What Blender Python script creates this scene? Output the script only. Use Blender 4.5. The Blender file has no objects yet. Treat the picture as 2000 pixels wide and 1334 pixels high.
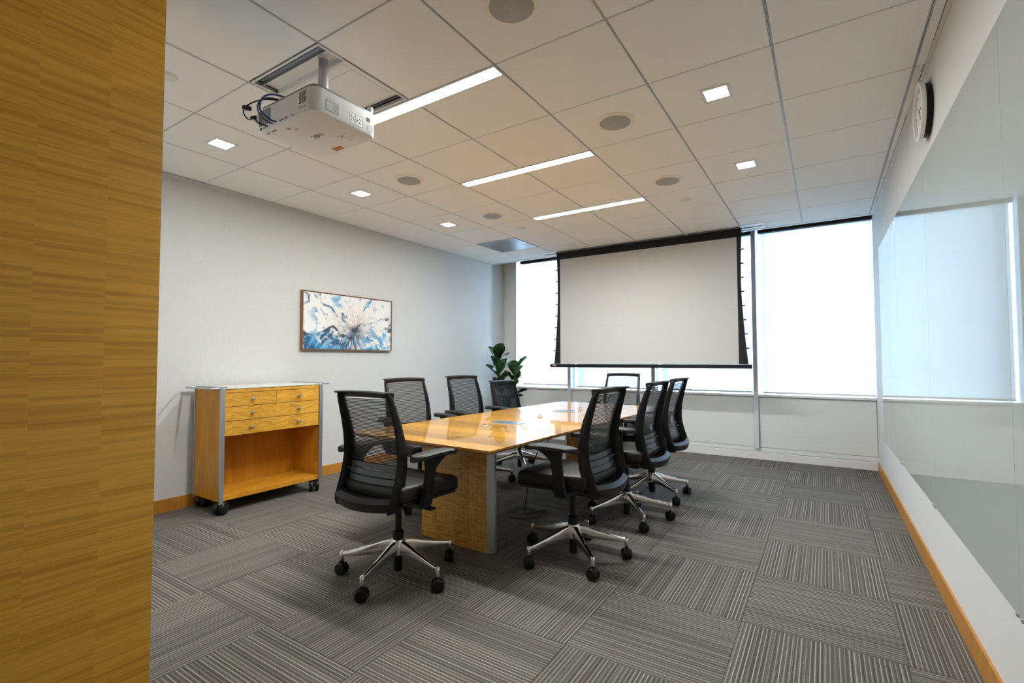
import bpy, bmesh, math, random
from mathutils import Vector, Matrix, Euler
random.seed(7)
PI = math.pi
R = math.radians
C = bpy.context.scene.collection
sc = bpy.context.scene

# ------------------------------------------------------------------ camera
yaw, pitch, roll = R(32.979), R(2.137), R(-0.124)
fw = Vector((-math.sin(yaw)*math.cos(pitch), math.cos(yaw)*math.cos(pitch), math.sin(pitch)))
r0 = Vector((math.cos(yaw), math.sin(yaw), 0)); u0 = r0.cross(fw)
rr = r0*math.cos(roll)+u0*math.sin(roll); uu = -r0*math.sin(roll)+u0*math.cos(roll)
cam = bpy.data.cameras.new('camera'); cam.sensor_width = 36; cam.lens = 943.94*36/2000
cam.clip_start = 0.02; cam.clip_end = 400
co = bpy.data.objects.new('camera', cam); C.objects.link(co)
co.matrix_world = Matrix(((rr.x, uu.x, -fw.x, 0), (rr.y, uu.y, -fw.y, 0), (rr.z, uu.z, -fw.z, 1.2246), (0, 0, 0, 1)))
sc.camera = co

# ------------------------------------------------------------------ world / exposure
W = bpy.data.worlds.new('overcast_sky'); sc.world = W; W.use_nodes = True
bg = W.node_tree.nodes['Background']; bg.inputs[0].default_value = (0.60, 0.78, 1.0, 1); bg.inputs[1].default_value = 29.0
LAMP_COL = (0.97, 0.985, 0.98)
LINEAR_E, SQUARE_E = 165.0, 62.0
sc.view_settings.view_transform = 'Standard'; sc.view_settings.look = 'None'
sc.view_settings.gamma = 1; sc.view_settings.use_curve_mapping = False
sc.view_settings.exposure = 0.2
sc.cycles.max_bounces = 7; sc.cycles.diffuse_bounces = 5; sc.cycles.glossy_bounces = 3
sc.cycles.use_adaptive_sampling = True; sc.cycles.adaptive_threshold = 0.05; sc.cycles.adaptive_min_samples = 16
sc.cycles.transparent_max_bounces = 10; sc.cycles.transmission_bounces = 4
sc.cycles.sample_clamp_indirect = 6.0
sc.cycles.use_denoising = True
sc.cycles.caustics_reflective = False; sc.cycles.caustics_refractive = False

# ------------------------------------------------------------------ materials
def new_mat(name):
    m = bpy.data.materials.new(name); m.use_nodes = True
    nt = m.node_tree; return m, nt, nt.nodes['Principled BSDF']
def plain(name, col, rough=0.5, metal=0.0, spec=0.5, coat=0.0, noise=0.0, nscale=60.0, bump=0.0):
    m, nt, b = new_mat(name)
    b.inputs['Base Color'].default_value = (*col, 1); b.inputs['Roughness'].default_value = rough
    b.inputs['Metallic'].default_value = metal; b.inputs['Specular IOR Level'].default_value = spec
    if coat: b.inputs['Coat Weight'].default_value = coat; b.inputs['Coat Roughness'].default_value = 0.02
    if noise or bump:
        tc = nt.nodes.new('ShaderNodeTexCoord'); n = nt.nodes.new('ShaderNodeTexNoise')
        n.inputs['Scale'].default_value = nscale; n.inputs['Detail'].default_value = 4
        nt.links.new(tc.outputs['Object'], n.inputs['Vector'])
        if noise:
            rp = nt.nodes.new('ShaderNodeValToRGB')
            rp.color_ramp.elements[0].position = 0.3; rp.color_ramp.elements[1].position = 0.7
            rp.color_ramp.elements[0].color = (*[c*(1-noise) for c in col], 1)
            rp.color_ramp.elements[1].color = (*[min(1, c*(1+noise)) for c in col], 1)
            nt.links.new(n.outputs['Fac'], rp.inputs['Fac']); nt.links.new(rp.outputs['Color'], b.inputs['Base Color'])
        if bump:
            bp = nt.nodes.new('ShaderNodeBump'); bp.inputs['Strength'].default_value = bump; bp.inputs['Distance'].default_value = 0.002
            nt.links.new(n.outputs['Fac'], bp.inputs['Height']); nt.links.new(bp.outputs['Normal'], b.inputs['Normal'])
    return m
def emit(name, col, s):
    m = bpy.data.materials.new(name); m.use_nodes = True; nt = m.node_tree
    nt.nodes.remove(nt.nodes['Principled BSDF']); e = nt.nodes.new('ShaderNodeEmission')
    e.inputs[0].default_value = (*col, 1); e.inputs[1].default_value = s
    nt.links.new(e.outputs[0], nt.nodes['Material Output'].inputs[0]); return m
def math_node(nt, op, a=None, b=None, c=None):
    n = nt.nodes.new('ShaderNodeMath'); n.operation = op
    for i, v in enumerate((a, b, c)):
        if v is None: continue
        if hasattr(v, 'is_linked') or hasattr(v, 'links'): nt.links.new(v, n.inputs[i])
        else: n.inputs[i].default_value = v
    return n.outputs[0]
def wood(name, dark, light, stretch, figure, rough=0.3, coat=0.0, tone=0.18, leaf=None, leaf_axis=0, spec=0.5, shift=37.0, dist=1.2, lo=.36, hi=.62, slant=0.0):
    """maple veneer: fine grain stretched by `stretch`, rippling figure stretched by `figure` (object coordinates)"""
    m, nt, b = new_mat(name)
    tc = nt.nodes.new('ShaderNodeTexCoord'); oi = nt.nodes.new('ShaderNodeObjectInfo')
    off = math_node(nt, 'MULTIPLY', oi.outputs['Random'], shift)
    ad = nt.nodes.new('ShaderNodeVectorMath'); ad.operation = 'ADD'
    nt.links.new(tc.outputs['Object'], ad.inputs[0]); nt.links.new(off, ad.inputs[1])
    vec = ad.outputs[0]
    if leaf:                                     # bookmatched leaves across one mesh
        sx = nt.nodes.new('ShaderNodeSeparateXYZ'); nt.links.new(tc.outputs['Object'], sx.inputs[0])
        idx = math_node(nt, 'FLOOR', math_node(nt, 'DIVIDE', sx.outputs[leaf_axis], leaf))
        wn = nt.nodes.new('ShaderNodeTexWhiteNoise'); wn.noise_dimensions = '1D'; nt.links.new(idx, wn.inputs['W'])
        o2 = math_node(nt, 'MULTIPLY', wn.outputs['Value'], 23.0)
        ad2 = nt.nodes.new('ShaderNodeVectorMath'); ad2.operation = 'ADD'
        nt.links.new(vec, ad2.inputs[0]); nt.links.new(o2, ad2.inputs[1]); vec = ad2.outputs[0]
        if slant:                                # bookmatched: the figure tilts the other way in every second leaf
            loc_ = math_node(nt, 'SUBTRACT', sx.outputs[leaf_axis], math_node(nt, 'MULTIPLY', idx, leaf))
            sg = math_node(nt, 'MULTIPLY_ADD', math_node(nt, 'FLOORED_MODULO', idx, 2.0), 2.0, -1.0)
            dz = math_node(nt, 'MULTIPLY', math_node(nt, 'MULTIPLY', loc_, sg), slant*.22)
            cz = nt.nodes.new('ShaderNodeCombineXYZ'); nt.links.new(dz, cz.inputs[2])
            ad3 = nt.nodes.new('ShaderNodeVectorMath'); ad3.operation = 'ADD'
            nt.links.new(vec, ad3.inputs[0]); nt.links.new(cz.outputs[0], ad3.inputs[1]); vec = ad3.outputs[0]
        rnd = wn.outputs['Value']
    else: rnd = oi.outputs['Random']
    def noise(scale_vec, detail, dist):
        mp = nt.nodes.new('ShaderNodeVectorMath'); mp.operation = 'MULTIPLY'
        nt.links.new(vec, mp.inputs[0]); mp.inputs[1].default_value = scale_vec
        n = nt.nodes.new('ShaderNodeTexNoise'); n.inputs['Scale'].default_value = 1; n.inputs['Detail'].default_value = detail
        n.inputs['Distortion'].default_value = dist; nt.links.new(mp.outputs[0], n.inputs['Vector']); return n.outputs['Fac']
    g = noise(stretch, 3, 0.1); f = noise(figure, 3, dist)
    mix = math_node(nt, 'ADD', math_node(nt, 'MULTIPLY', g, 0.35), math_node(nt, 'MULTIPLY', f, 0.65))
    rp = nt.nodes.new('ShaderNodeValToRGB'); rp.color_ramp.elements[0].position = lo; rp.color_ramp.elements[1].position = hi
    rp.color_ramp.elements[0].color = (*dark, 1); rp.color_ramp.elements[1].color = (*light, 1)
    nt.links.new(mix, rp.inputs['Fac'])
    hv = nt.nodes.new('ShaderNodeHueSaturation')
    val = math_node(nt, 'MULTIPLY_ADD', rnd, 2*tone, 1-tone)
    nt.links.new(val, hv.inputs['Value']); nt.links.new(rp.outputs['Color'], hv.inputs['Color'])
    nt.links.new(hv.outputs['Color'], b.inputs['Base Color'])
    b.inputs['Roughness'].default_value = rough; b.inputs['Specular IOR Level'].default_value = spec
    if coat: b.inputs['Coat Weight'].default_value = coat; b.inputs['Coat Roughness'].default_value = 0.015
    return m

M = {}
M['wall'] = plain('painted_wall', (0.71, 0.72, 0.71), 0.6)
M['ceil'] = plain('ceiling_tile', (0.92, 0.915, 0.90), 0.85, noise=0.02, nscale=300)
M['plenum'] = plain('plenum_dark', (0.05, 0.05, 0.05), 0.9)
M['tee'] = plain('grid_metal', (0.62, 0.62, 0.62), 0.3, 0.3)
M['white_metal'] = plain('white_metal', (0.78, 0.78, 0.76), 0.4)
M['perf'] = plain('perforated_metal', (0.30, 0.30, 0.31), 0.35, 0.7, noise=0.05, nscale=30)
M['speaker'] = plain('speaker_grille', (0.40, 0.41, 0.41), 0.6, 0.1)
M['cream'] = plain('cream_ring', (0.90, 0.86, 0.75), 0.5)
M['black'] = plain('black_plastic', (0.0055, 0.0055, 0.006), 0.42, spec=0.35)
M['black_soft'] = plain('black_fabric', (0.012, 0.0115, 0.011), 0.55, spec=0.4, bump=0.2, nscale=500)
M['seat'] = plain('black_vinyl', (0.011, 0.0105, 0.010), 0.45, spec=0.4, bump=0.12, nscale=350)
M['mesh'] = plain('black_mesh', (0.007, 0.007, 0.008), 0.5, spec=0.3)
M['lumbar'] = plain('grey_plastic', (0.06, 0.065, 0.075), 0.25)
M['chrome'] = plain('polished_aluminium', (0.78, 0.76, 0.74), 0.13, 1.0)
M['alu'] = plain('satin_aluminium', (0.50, 0.52, 0.55), 0.38, 0.85)
M['mullion'] = plain('grey_mullion', (0.74, 0.78, 0.82), 0.35, 0.1)
M['sill'] = plain('white_sill', (0.82, 0.82, 0.82), 0.25)
M['cab_top'] = plain('frosted_glass_top', (0.66, 0.68, 0.62), 0.35, spec=0.4)
M['panel'] = plain('grey_white_panel', (0.80, 0.81, 0.79), 0.45)
M['dark'] = plain('dark_recess', (0.025, 0.025, 0.028), 0.7)
M['fin'] = plain('dark_blue_fin', (0.02, 0.04, 0.14), 0.4)
M['screen'] = plain('projection_sheet', (0.60, 0.605, 0.595), 0.8)
M['screen_black'] = plain('screen_border', (0.008, 0.008, 0.009), 0.75)
M['proj'] = plain('projector_white', (0.88, 0.88, 0.87), 0.45)
M['proj_grey'] = plain('projector_grey', (0.28, 0.28, 0.29), 0.5)
M['ink'] = plain('dark_ink', (0.03, 0.03, 0.035), 0.6)
M['paper'] = plain('pale_print', (0.62, 0.64, 0.60), 0.6)
M['orange'] = plain('orange_sticker', (0.62, 0.20, 0.06), 0.6)
M['blue_cable'] = plain('blue_cable', (0.02, 0.06, 0.28), 0.4)
M['grey_cable'] = plain('grey_cable', (0.10, 0.10, 0.11), 0.4)
M['copper'] = plain('copper_plug', (0.45, 0.22, 0.10), 0.35, 0.7)
M['red_white'] = plain('red_badge', (0.75, 0.35, 0.25), 0.5)
M['stem'] = plain('brown_stem', (0.10, 0.06, 0.03), 0.7)
M['pot'] = plain('grey_pot', (0.20, 0.20, 0.20), 0.5)
M['soil'] = plain('soil', (0.03, 0.02, 0.012), 0.95, noise=0.3)
M['clock_face'] = plain('clock_face', (0.78, 0.79, 0.78), 0.5)
M['lens_lin'] = emit('linear_lamp_lens', LAMP_COL, LINEAR_E)
M['lens_sq'] = emit('square_lamp_lens', LAMP_COL, SQUARE_E)
MD, ML = (0.46, 0.215, 0.03), (0.72, 0.40, 0.085)
M['maple_table'] = wood('maple_table_top', (0.40, 0.185, 0.014), (0.50, 0.25, 0.024), (6, 60, 60), (3, 22, 22), 0.25, 0.68, 0.34, spec=0.15)
M['maple_edge'] = wood('maple_edge', (0.40, 0.16, 0.02), (0.55, 0.25, 0.04), (3, 3, 40), (3, 3, 20), 0.3, 0.2, 0.0)
M['maple_panel'] = wood('maple_figured', MD, ML, (60, 60, 5), (10, 10, 95), 0.28, 0.12, 0.10, lo=.40, hi=.60)
M['maple_entry'] = wood('maple_entry', (0.56, 0.255, 0.018), (0.80, 0.43, 0.055), (4, 2.0, 210), (3, .8, 58), 0.35, 0.0, 0.09, shift=0.25, dist=.6, lo=.32, hi=.56)
M['maple_draw'] = wood('maple_drawer', (0.47, 0.21, 0.018), (0.72, 0.385, 0.055), (60, 8, 60), (5, 6, 95), 0.28, 0.1, 0.10, leaf=0.123, leaf_axis=1, slant=1.1, lo=.36, hi=.60, dist=.6)
M['maple_plain'] = wood('maple_plain', (0.47, 0.195, 0.012), (0.60, 0.27, 0.022), (30, 30, 3), (8, 8, 2), 0.38, 0.0, 0.05, spec=0.3)
M['maple_base'] = wood('maple_baseboard', (0.42, 0.172, 0.018), (0.53, 0.235, 0.032), (3, 30, 4), (2, 24, 2), 0.35, 0.0, 0.0)

def wallpaper():
    m, nt, b = new_mat('wallcovering'); b.inputs['Roughness'].default_value = 0.65
    tc = nt.nodes.new('ShaderNodeTexCoord'); mp = nt.nodes.new('ShaderNodeVectorMath'); mp.operation = 'MULTIPLY'
    nt.links.new(tc.outputs['Object'], mp.inputs[0]); mp.inputs[1].default_value = (160, 160, 22)
    n = nt.nodes.new('ShaderNodeTexNoise'); n.inputs['Scale'].default_value = 1; n.inputs['Detail'].default_value = 3
    nt.links.new(mp.outputs[0], n.inputs['Vector'])
    rp = nt.nodes.new('ShaderNodeValToRGB'); rp.color_ramp.elements[0].position = .25; rp.color_ramp.elements[1].position = .75
    rp.color_ramp.elements[0].color = (0.585, 0.59, 0.572, 1); rp.color_ramp.elements[1].color = (0.625, 0.63, 0.612, 1)
    nt.links.new(n.outputs['Fac'], rp.inputs['Fac']); nt.links.new(rp.outputs['Color'], b.inputs['Base Color'])
    bp = nt.nodes.new('ShaderNodeBump'); bp.inputs['Strength'].default_value = .12; bp.inputs['Distance'].default_value = .0008
    nt.links.new(n.outputs['Fac'], bp.inputs['Height']); nt.links.new(bp.outputs['Normal'], b.inputs['Normal'])
    return m
M['wallpaper'] = wallpaper()

def carpet():
    m, nt, b = new_mat('striped_carpet'); b.inputs['Roughness'].default_value = 0.8; b.inputs['Specular IOR Level'].default_value = 0.28
    tc = nt.nodes.new('ShaderNodeTexCoord'); oi = nt.nodes.new('ShaderNodeObjectInfo')
    sx = nt.nodes.new('ShaderNodeSeparateXYZ'); nt.links.new(tc.outputs['Object'], sx.inputs[0])
    pitch_ = 0.0056
    t = math_node(nt, 'DIVIDE', math_node(nt, 'ADD', sx.outputs[0], 5.0), pitch_)
    idx = math_node(nt, 'FLOOR', t); fr = math_node(nt, 'FRACT', t)
    wn = nt.nodes.new('ShaderNodeTexWhiteNoise'); wn.noise_dimensions = '2D'
    cb = nt.nodes.new('ShaderNodeCombineXYZ'); nt.links.new(idx, cb.inputs[0])
    nt.links.new(math_node(nt, 'MULTIPLY', oi.outputs['Random'], 91.7), cb.inputs[1]); nt.links.new(cb.outputs[0], wn.inputs['Vector'])
    third = math_node(nt, 'LESS_THAN', math_node(nt, 'FLOORED_MODULO', idx, 3.0), 0.5)
    # every third yarn row is pale (some of them paler), the rows between are dark and mid taupe
    fac = math_node(nt, 'ADD', math_node(nt, 'MULTIPLY', third, 0.5), math_node(nt, 'MULTIPLY', wn.outputs['Value'], 0.499))
    rp = nt.nodes.new('ShaderNodeValToRGB'); rp.color_ramp.interpolation = 'CONSTANT'
    els = rp.color_ramp.elements
    els[0].position = 0; els[0].color = (0.088, 0.080, 0.072, 1)
    els[1].position = 0.20; els[1].color = (0.120, 0.110, 0.098, 1)
    for p, c in ((0.42, (0.150, 0.138, 0.122, 1)), (0.50, (0.200, 0.184, 0.160, 1)), (0.60, (0.275, 0.254, 0.218, 1)), (0.84, (0.345, 0.32, 0.275, 1))):
        e = els.new(p); e.color = c
    nt.links.new(fac, rp.inputs['Fac'])
    # ridge profile: dark valley between the yarn rows
    tri = math_node(nt, 'SUBTRACT', 1.0, math_node(nt, 'ABSOLUTE', math_node(nt, 'MULTIPLY_ADD', fr, 2.0, -1.0)))
    rid = nt.nodes.new('ShaderNodeMapRange'); rid.inputs[1].default_value = 0.05; rid.inputs[2].default_value = 0.55
    rid.inputs[3].default_value = 0.50; rid.inputs[4].default_value = 1.0; nt.links.new(tri, rid.inputs[0])
    n = nt.nodes.new('ShaderNodeTexNoise'); n.inputs['Scale'].default_value = 260; n.inputs['Detail'].default_value = 2
    nt.links.new(tc.outputs['Object'], n.inputs['Vector'])
    sp = nt.nodes.new('ShaderNodeMapRange'); sp.inputs[1].default_value = .3; sp.inputs[2].default_value = .7
    sp.inputs[3].default_value = .55; sp.inputs[4].default_value = 1.4; nt.links.new(n.outputs['Fac'], sp.inputs[0])
    k = math_node(nt, 'MULTIPLY', rid.outputs[0], sp.outputs[0])
    mx = nt.nodes.new('ShaderNodeVectorMath'); mx.operation = 'SCALE'
    nt.links.new(rp.outputs['Color'], mx.inputs[0]); nt.links.new(k, mx.inputs['Scale'])
    nt.links.new(mx.outputs[0], b.inputs['Base Color'])
    bp = nt.nodes.new('ShaderNodeBump'); bp.inputs['Strength'].default_value = .5; bp.inputs['Distance'].default_value = .003
    nt.links.new(rid.outputs[0], bp.inputs['Height']); nt.links.new(bp.outputs['Normal'], b.inputs['Normal'])
    return m
M['carpet'] = carpet()

def shade_mat():
    m = bpy.data.materials.new('shade_fabric'); m.use_nodes = True; nt = m.node_tree
    nt.nodes.remove(nt.nodes['Principled BSDF'])
    tl = nt.nodes.new('ShaderNodeBsdfTranslucent'); tl.inputs[0].default_value = (0.80, 0.80, 0.80, 1)
    df = nt.nodes.new('ShaderNodeBsdfDiffuse'); df.inputs[0].default_value = (0.80, 0.80, 0.80, 1)
    tr = nt.nodes.new('ShaderNodeBsdfTransparent')
    a = nt.nodes.new('ShaderNodeMixShader'); a.inputs[0].default_value = 0.68
    nt.links.new(tl.outputs[0], a.inputs[1]); nt.links.new(df.outputs[0], a.inputs[2])
    b = nt.nodes.new('ShaderNodeMixShader'); b.inputs[0].default_value = 0.045
    nt.links.new(a.outputs[0], b.inputs[1]); nt.links.new(tr.outputs[0], b.inputs[2])
    nt.links.new(b.outputs[0], nt.nodes['Material Output'].inputs[0]); return m
M['shade'] = shade_mat()
def pane_mat():
    m = bpy.data.materials.new('window_glass'); m.use_nodes = True; nt = m.node_tree
    nt.nodes.remove(nt.nodes['Principled BSDF'])
    tr = nt.nodes.new('ShaderNodeBsdfTransparent'); tr.inputs[0].default_value = (0.86, 0.92, 0.94, 1)
    gl = nt.nodes.new('ShaderNodeBsdfGlossy'); gl.inputs['Roughness'].default_value = 0.0
    fr = nt.nodes.new('ShaderNodeFresnel'); fr.inputs[0].default_value = 1.45
    a = nt.nodes.new('ShaderNodeMixShader'); nt.links.new(fr.outputs[0], a.inputs[0])
    nt.links.new(tr.outputs[0], a.inputs[1]); nt.links.new(gl.outputs[0], a.inputs[2])
    nt.links.new(a.outputs[0], nt.nodes['Material Output'].inputs[0]); return m
M['pane'] = pane_mat()
def glassboard_mat():
    m, nt, b = new_mat('back_painted_glass')
    b.inputs['Base Color'].default_value = (0.45, 0.50, 0.48, 1); b.inputs['Roughness'].default_value = 0.02
    b.inputs['IOR'].default_value = 1.52; return m
M['glassboard'] = glassboard_mat()
M['glass_edge'] = plain('green_glass_edge', (0.55, 0.66, 0.63), 0.15)
M['lid'] = plain('grey_lid', (0.16, 0.20, 0.22), 0.22, 0.3)
def leaf_mat():
    m, nt, b = new_mat('fig_leaf'); b.inputs['Roughness'].default_value = .3
    tc = nt.nodes.new('ShaderNodeTexCoord'); sx = nt.nodes.new('ShaderNodeSeparateXYZ'); nt.links.new(tc.outputs['Object'], sx.inputs[0])
    v = math_node(nt, 'ABSOLUTE', sx.outputs[0]); w = math_node(nt, 'MULTIPLY_ADD', v, -28.0, math_node(nt, 'MULTIPLY', sx.outputs[1], 42.0))
    s = math_node(nt, 'POWER', math_node(nt, 'ABSOLUTE', math_node(nt, 'SINE', w)), 10.0)
    rib = math_node(nt, 'LESS_THAN', v, 0.0025)
    f = math_node(nt, 'MAXIMUM', math_node(nt, 'MULTIPLY', s, 0.5), rib)
    mx = nt.nodes.new('ShaderNodeMix'); mx.data_type = 'RGBA'
    mx.inputs['A'].default_value = (0.022, 0.075, 0.022, 1); mx.inputs['B'].default_value = (0.12, 0.22, 0.06, 1)
    nt.links.new(f, mx.inputs['Factor']); nt.links.new(mx.outputs['Result'], b.inputs['Base Color']); return m
M['leaf'] = leaf_mat()

# ------------------------------------------------------------------ mesh helpers
def box(bm, lo, hi, bev=0.0, seg=2, mi=0):
    lo, hi = Vector(lo), Vector(hi)
    vs = [bm.verts.new((x, y, z)) for x in (lo.x, hi.x) for y in (lo.y, hi.y) for z in (lo.z, hi.z)]
    fs = [bm.faces.new([vs[i] for i in q]) for q in ((0, 1, 3, 2), (4, 6, 7, 5), (0, 4, 5, 1), (2, 3, 7, 6), (0, 2, 6, 4), (1, 5, 7, 3))]
    for f in fs: f.material_index = mi
    if bev:
        es = list({e for f in fs for e in f.edges})
        bmesh.ops.bevel(bm, geom=es, offset=bev, segments=seg, profile=0.5, affect='EDGES', clamp_overlap=True)
def loft(bm, rings, cap=True, closed=True, mi=0):
    vr = [[bm.verts.new(p) for p in ring] for ring in rings]; n = len(vr[0])
    for a, b in zip(vr, vr[1:]):
        for i in range(n if closed else n-1):
            f = bm.faces.new((a[i], a[(i+1) % n], b[(i+1) % n], b[i])); f.material_index = mi
    if cap and closed:
        bm.faces.new(vr[0][::-1]).material_index = mi; bm.faces.new(vr[-1]).material_index = mi
def cyl(bm, c, r, h, axis=2, seg=20, r2=None, mi=0):
    c = Vector(c); r2 = r if r2 is None else r2; rings = []
    for rad, t in ((r, 0), (r2, h)):
        ring = []
        for k in range(seg):
            a = 2*PI*k/seg; p = [0, 0, 0]; p[axis] = t
            p[(axis+1) % 3] = rad*math.cos(a); p[(axis+2) % 3] = rad*math.sin(a); ring.append(c+Vector(p))
        rings.append(ring)
    loft(bm, rings, mi=mi)
def lathe(bm, prof, c=(0, 0, 0), axis=2, seg=28, mi=0):
    c = Vector(c); rings = []
    for rad, t in prof:
        ring = []
        for k in range(seg):
            a = 2*PI*k/seg; p = [0, 0, 0]; p[axis] = t
            p[(axis+1) % 3] = rad*math.cos(a); p[(axis+2) % 3] = rad*math.sin(a); ring.append(c+Vector(p))
        rings.append(ring)
    loft(bm, rings, cap=True, mi=mi)
def tube(bm, pts, r, seg=8, mi=0):
    pts = [Vector(p) for p in pts]; rings = []
    up = Vector((0, 0, 1))
    for i, p in enumerate(pts):
        d = (pts[min(i+1, len(pts)-1)]-pts[max(i-1, 0)]).normalized()
        s = d.cross(up)
        if s.length < 1e-3: s = d.cross(Vector((1, 0, 0)))
        s.normalize(); t = s.cross(d).normalized()
        rad = r[i] if isinstance(r, (list, tuple)) else r
        rings.append([p+(s*math.cos(2*PI*k/seg)+t*math.sin(2*PI*k/seg))*rad for k in range(seg)])
    loft(bm, rings, mi=mi)
def smooth_path(pts, n=8):
    pts = [Vector(p) for p in pts]; out = []
    P = [pts[0]*2-pts[1]]+pts+[pts[-1]*2-pts[-2]]
    for i in range(1, len(P)-2):
        for k in range(n):
            t = k/n; a, b, c, d = P[i-1], P[i], P[i+1], P[i+2]
            out.append(0.5*((2*b)+(c-a)*t+(2*a-5*b+4*c-d)*t*t+(3*b-a-3*c+d)*t**3))
    out.append(pts[-1]); return out
def prism(bm, poly, z0, z1, mi=0):
    loft(bm, [[(x, y, z0) for x, y in poly], [(x, y, z1) for x, y in poly]], mi=mi)
def fin_mesh(name, bm, mats, smooth=False):
    bmesh.ops.recalc_face_normals(bm, faces=bm.faces[:])
    me = bpy.data.meshes.new(name); bm.to_mesh(me); bm.free()
    for m in (mats if isinstance(mats, (list, tuple)) else [mats]): me.materials.append(M[m])
    if smooth:
        for p in me.polygons: p.use_smooth = True
        try: me.set_sharp_from_angle(angle=R(38))
        except Exception: pass
    return me
def link(name, me, parent=None, loc=(0, 0, 0), rot=(0, 0, 0), scale=None):
    o = bpy.data.objects.new(name, me); C.objects.link(o); o.location = loc; o.rotation_euler = rot
    if scale: o.scale = scale
    if parent: o.parent = parent
    return o
def mk(name, mats, fn, parent=None, loc=(0, 0, 0), rot=(0, 0, 0), smooth=False):
    bm = bmesh.new(); fn(bm); return link(name, fin_mesh(name, bm, mats, smooth), parent, loc, rot)
def empty(name, label, cat, loc=(0, 0, 0), rz=0.0, group=None):
    o = bpy.data.objects.new(name, None); o.empty_display_size = 0.1; C.objects.link(o)
    o.location = loc; o.rotation_euler = (0, 0, rz); tag(o, label, cat, group); return o
def tag(o, label, cat, group=None):
    o['label'] = label; o['category'] = cat
    if group: o['group'] = group
    return o
def struct(name, mats, fn, loc=(0, 0, 0), rot=(0, 0, 0), label=None):
    o = mk(name, mats, fn, None, loc, rot); o['kind'] = 'structure'
    if label: o['label'] = label
    return o
def text_mesh(name, body, size, mat, extr=0.0004):
    cu = bpy.data.curves.new(name, 'FONT'); cu.body = body; cu.size = size; cu.extrude = extr
    cu.align_x = 'CENTER'; cu.align_y = 'CENTER'; cu.resolution_u = 3
    to = bpy.data.objects.new(name, cu); C.objects.link(to)
    dg = bpy.context.evaluated_depsgraph_get(); dg.update()
    me = bpy.data.meshes.new_from_object(to.evaluated_get(dg)); bpy.data.objects.remove(to); bpy.data.curves.remove(cu)
    me.materials.clear(); me.materials.append(M[mat]); me.name = name; return me

# ------------------------------------------------------------------ room constants
ZC = 2.749                                   # ceiling tile face
YW = 6.64                                    # inside face of the window wall
def xl(y): return -4.526+0.0102*y            # left wall face
def xr(y): return 0.508-0.0071*y             # right wall face
YB = -1.75                                   # back of the entry
XE, YE = -2.03, 0.770                        # corner of the wood-clad entry wall
GX = lambda i: -4.4547+0.6096*i
GY = lambda j: 0.785+0.6096*j

# ------------------------------------------------------------------ shell
floor = struct('floor', 'plenum', lambda bm: box(bm, (-4.7, YB-.2, -0.12), (0.7, 6.9, -0.008)), label='grey striped carpet tile floor laid quarter turned')
ceiling = struct('ceiling', 'plenum', lambda bm: box(bm, (-4.7, YB-.2, 2.80), (0.7, 6.335, 2.98)), label='suspended ceiling of square white tiles')
wl = struct('wall_left', 'wallpaper', lambda bm: prism(bm, [(xl(YE), YE), (xl(6.9), 6.9), (-4.8, 6.9), (-4.8, YE)], -0.1, 2.98), label='long pale wall with vertically textured covering')
wr = struct('wall_right', 'wall', lambda bm: prism(bm, [(xr(YB), YB), (0.75, YB), (0.75, 6.9), (xr(6.9), 6.9)], -0.1, 2.98), label='white painted wall carrying the glass boards')
struct('wall_front', 'wall', lambda bm: box(bm, (-4.8, YE-.14, -0.1), (XE-.02, YE, 2.98)), label='white room wall hidden behind the wood clad corner')
struct('wall_back', 'wall', lambda bm: box(bm, (XE-.2, YB-.14, -0.1), (0.75, YB, 2.98)), label='plain wall behind the photographer')
we = struct('wall_entry', 'maple_edge', lambda bm: box(bm, (XE-.14, YB, -0.1), (XE-.004, YE, 2.98)), label='entry wall clad in tall figured maple veneer leaves')
LW = 0.178                                   # veneer leaves on the entry wall
def leaf_mesh(w):
    bm = bmesh.new(); box(bm, (-.004, -w/2, -1.36), (0, w/2, 1.36)); return fin_mesh('veneer_leaf', bm, 'maple_entry')
lme = leaf_mesh(LW); link('veneer_leaf', leaf_mesh(.157), we, (XE, YE-.0785, 1.38)); y = YE-.157
while y-LW > YB:
    link('veneer_leaf', lme, we, (XE, y-LW/2, 1.38)); y -= LW

# carpet tiles ------------------------------------------------------
TS = 0.6088; A0, B0 = 0.2506, 2.5134
bm = bmesh.new(); box(bm, (-TS/2+.0003, -TS/2+.0003, -.008), (TS/2-.0003, TS/2-.0003, 0), 0.0009, 1); cme = fin_mesh('carpet_tile', bm, 'carpet')
rng = random.Random(3)
for a in range(-8, 1):
    for b in range(-8, 7):
        cx, cy = A0+(a+.5)*TS, B0+(b+.5)*TS
        if cy < YB-.3 or cy > 6.9: continue
        if cy+TS/2 < YE-.1 and cx+TS/2 < XE-.1: continue
        rz = (0 if (a+b) % 2 == 0 else PI/2)+(PI if rng.random() < .5 else 0)
        link('carpet_tile', cme, floor, (cx, cy, rng.uniform(-.0004, .0004)), (0, 0, rz))

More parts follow.
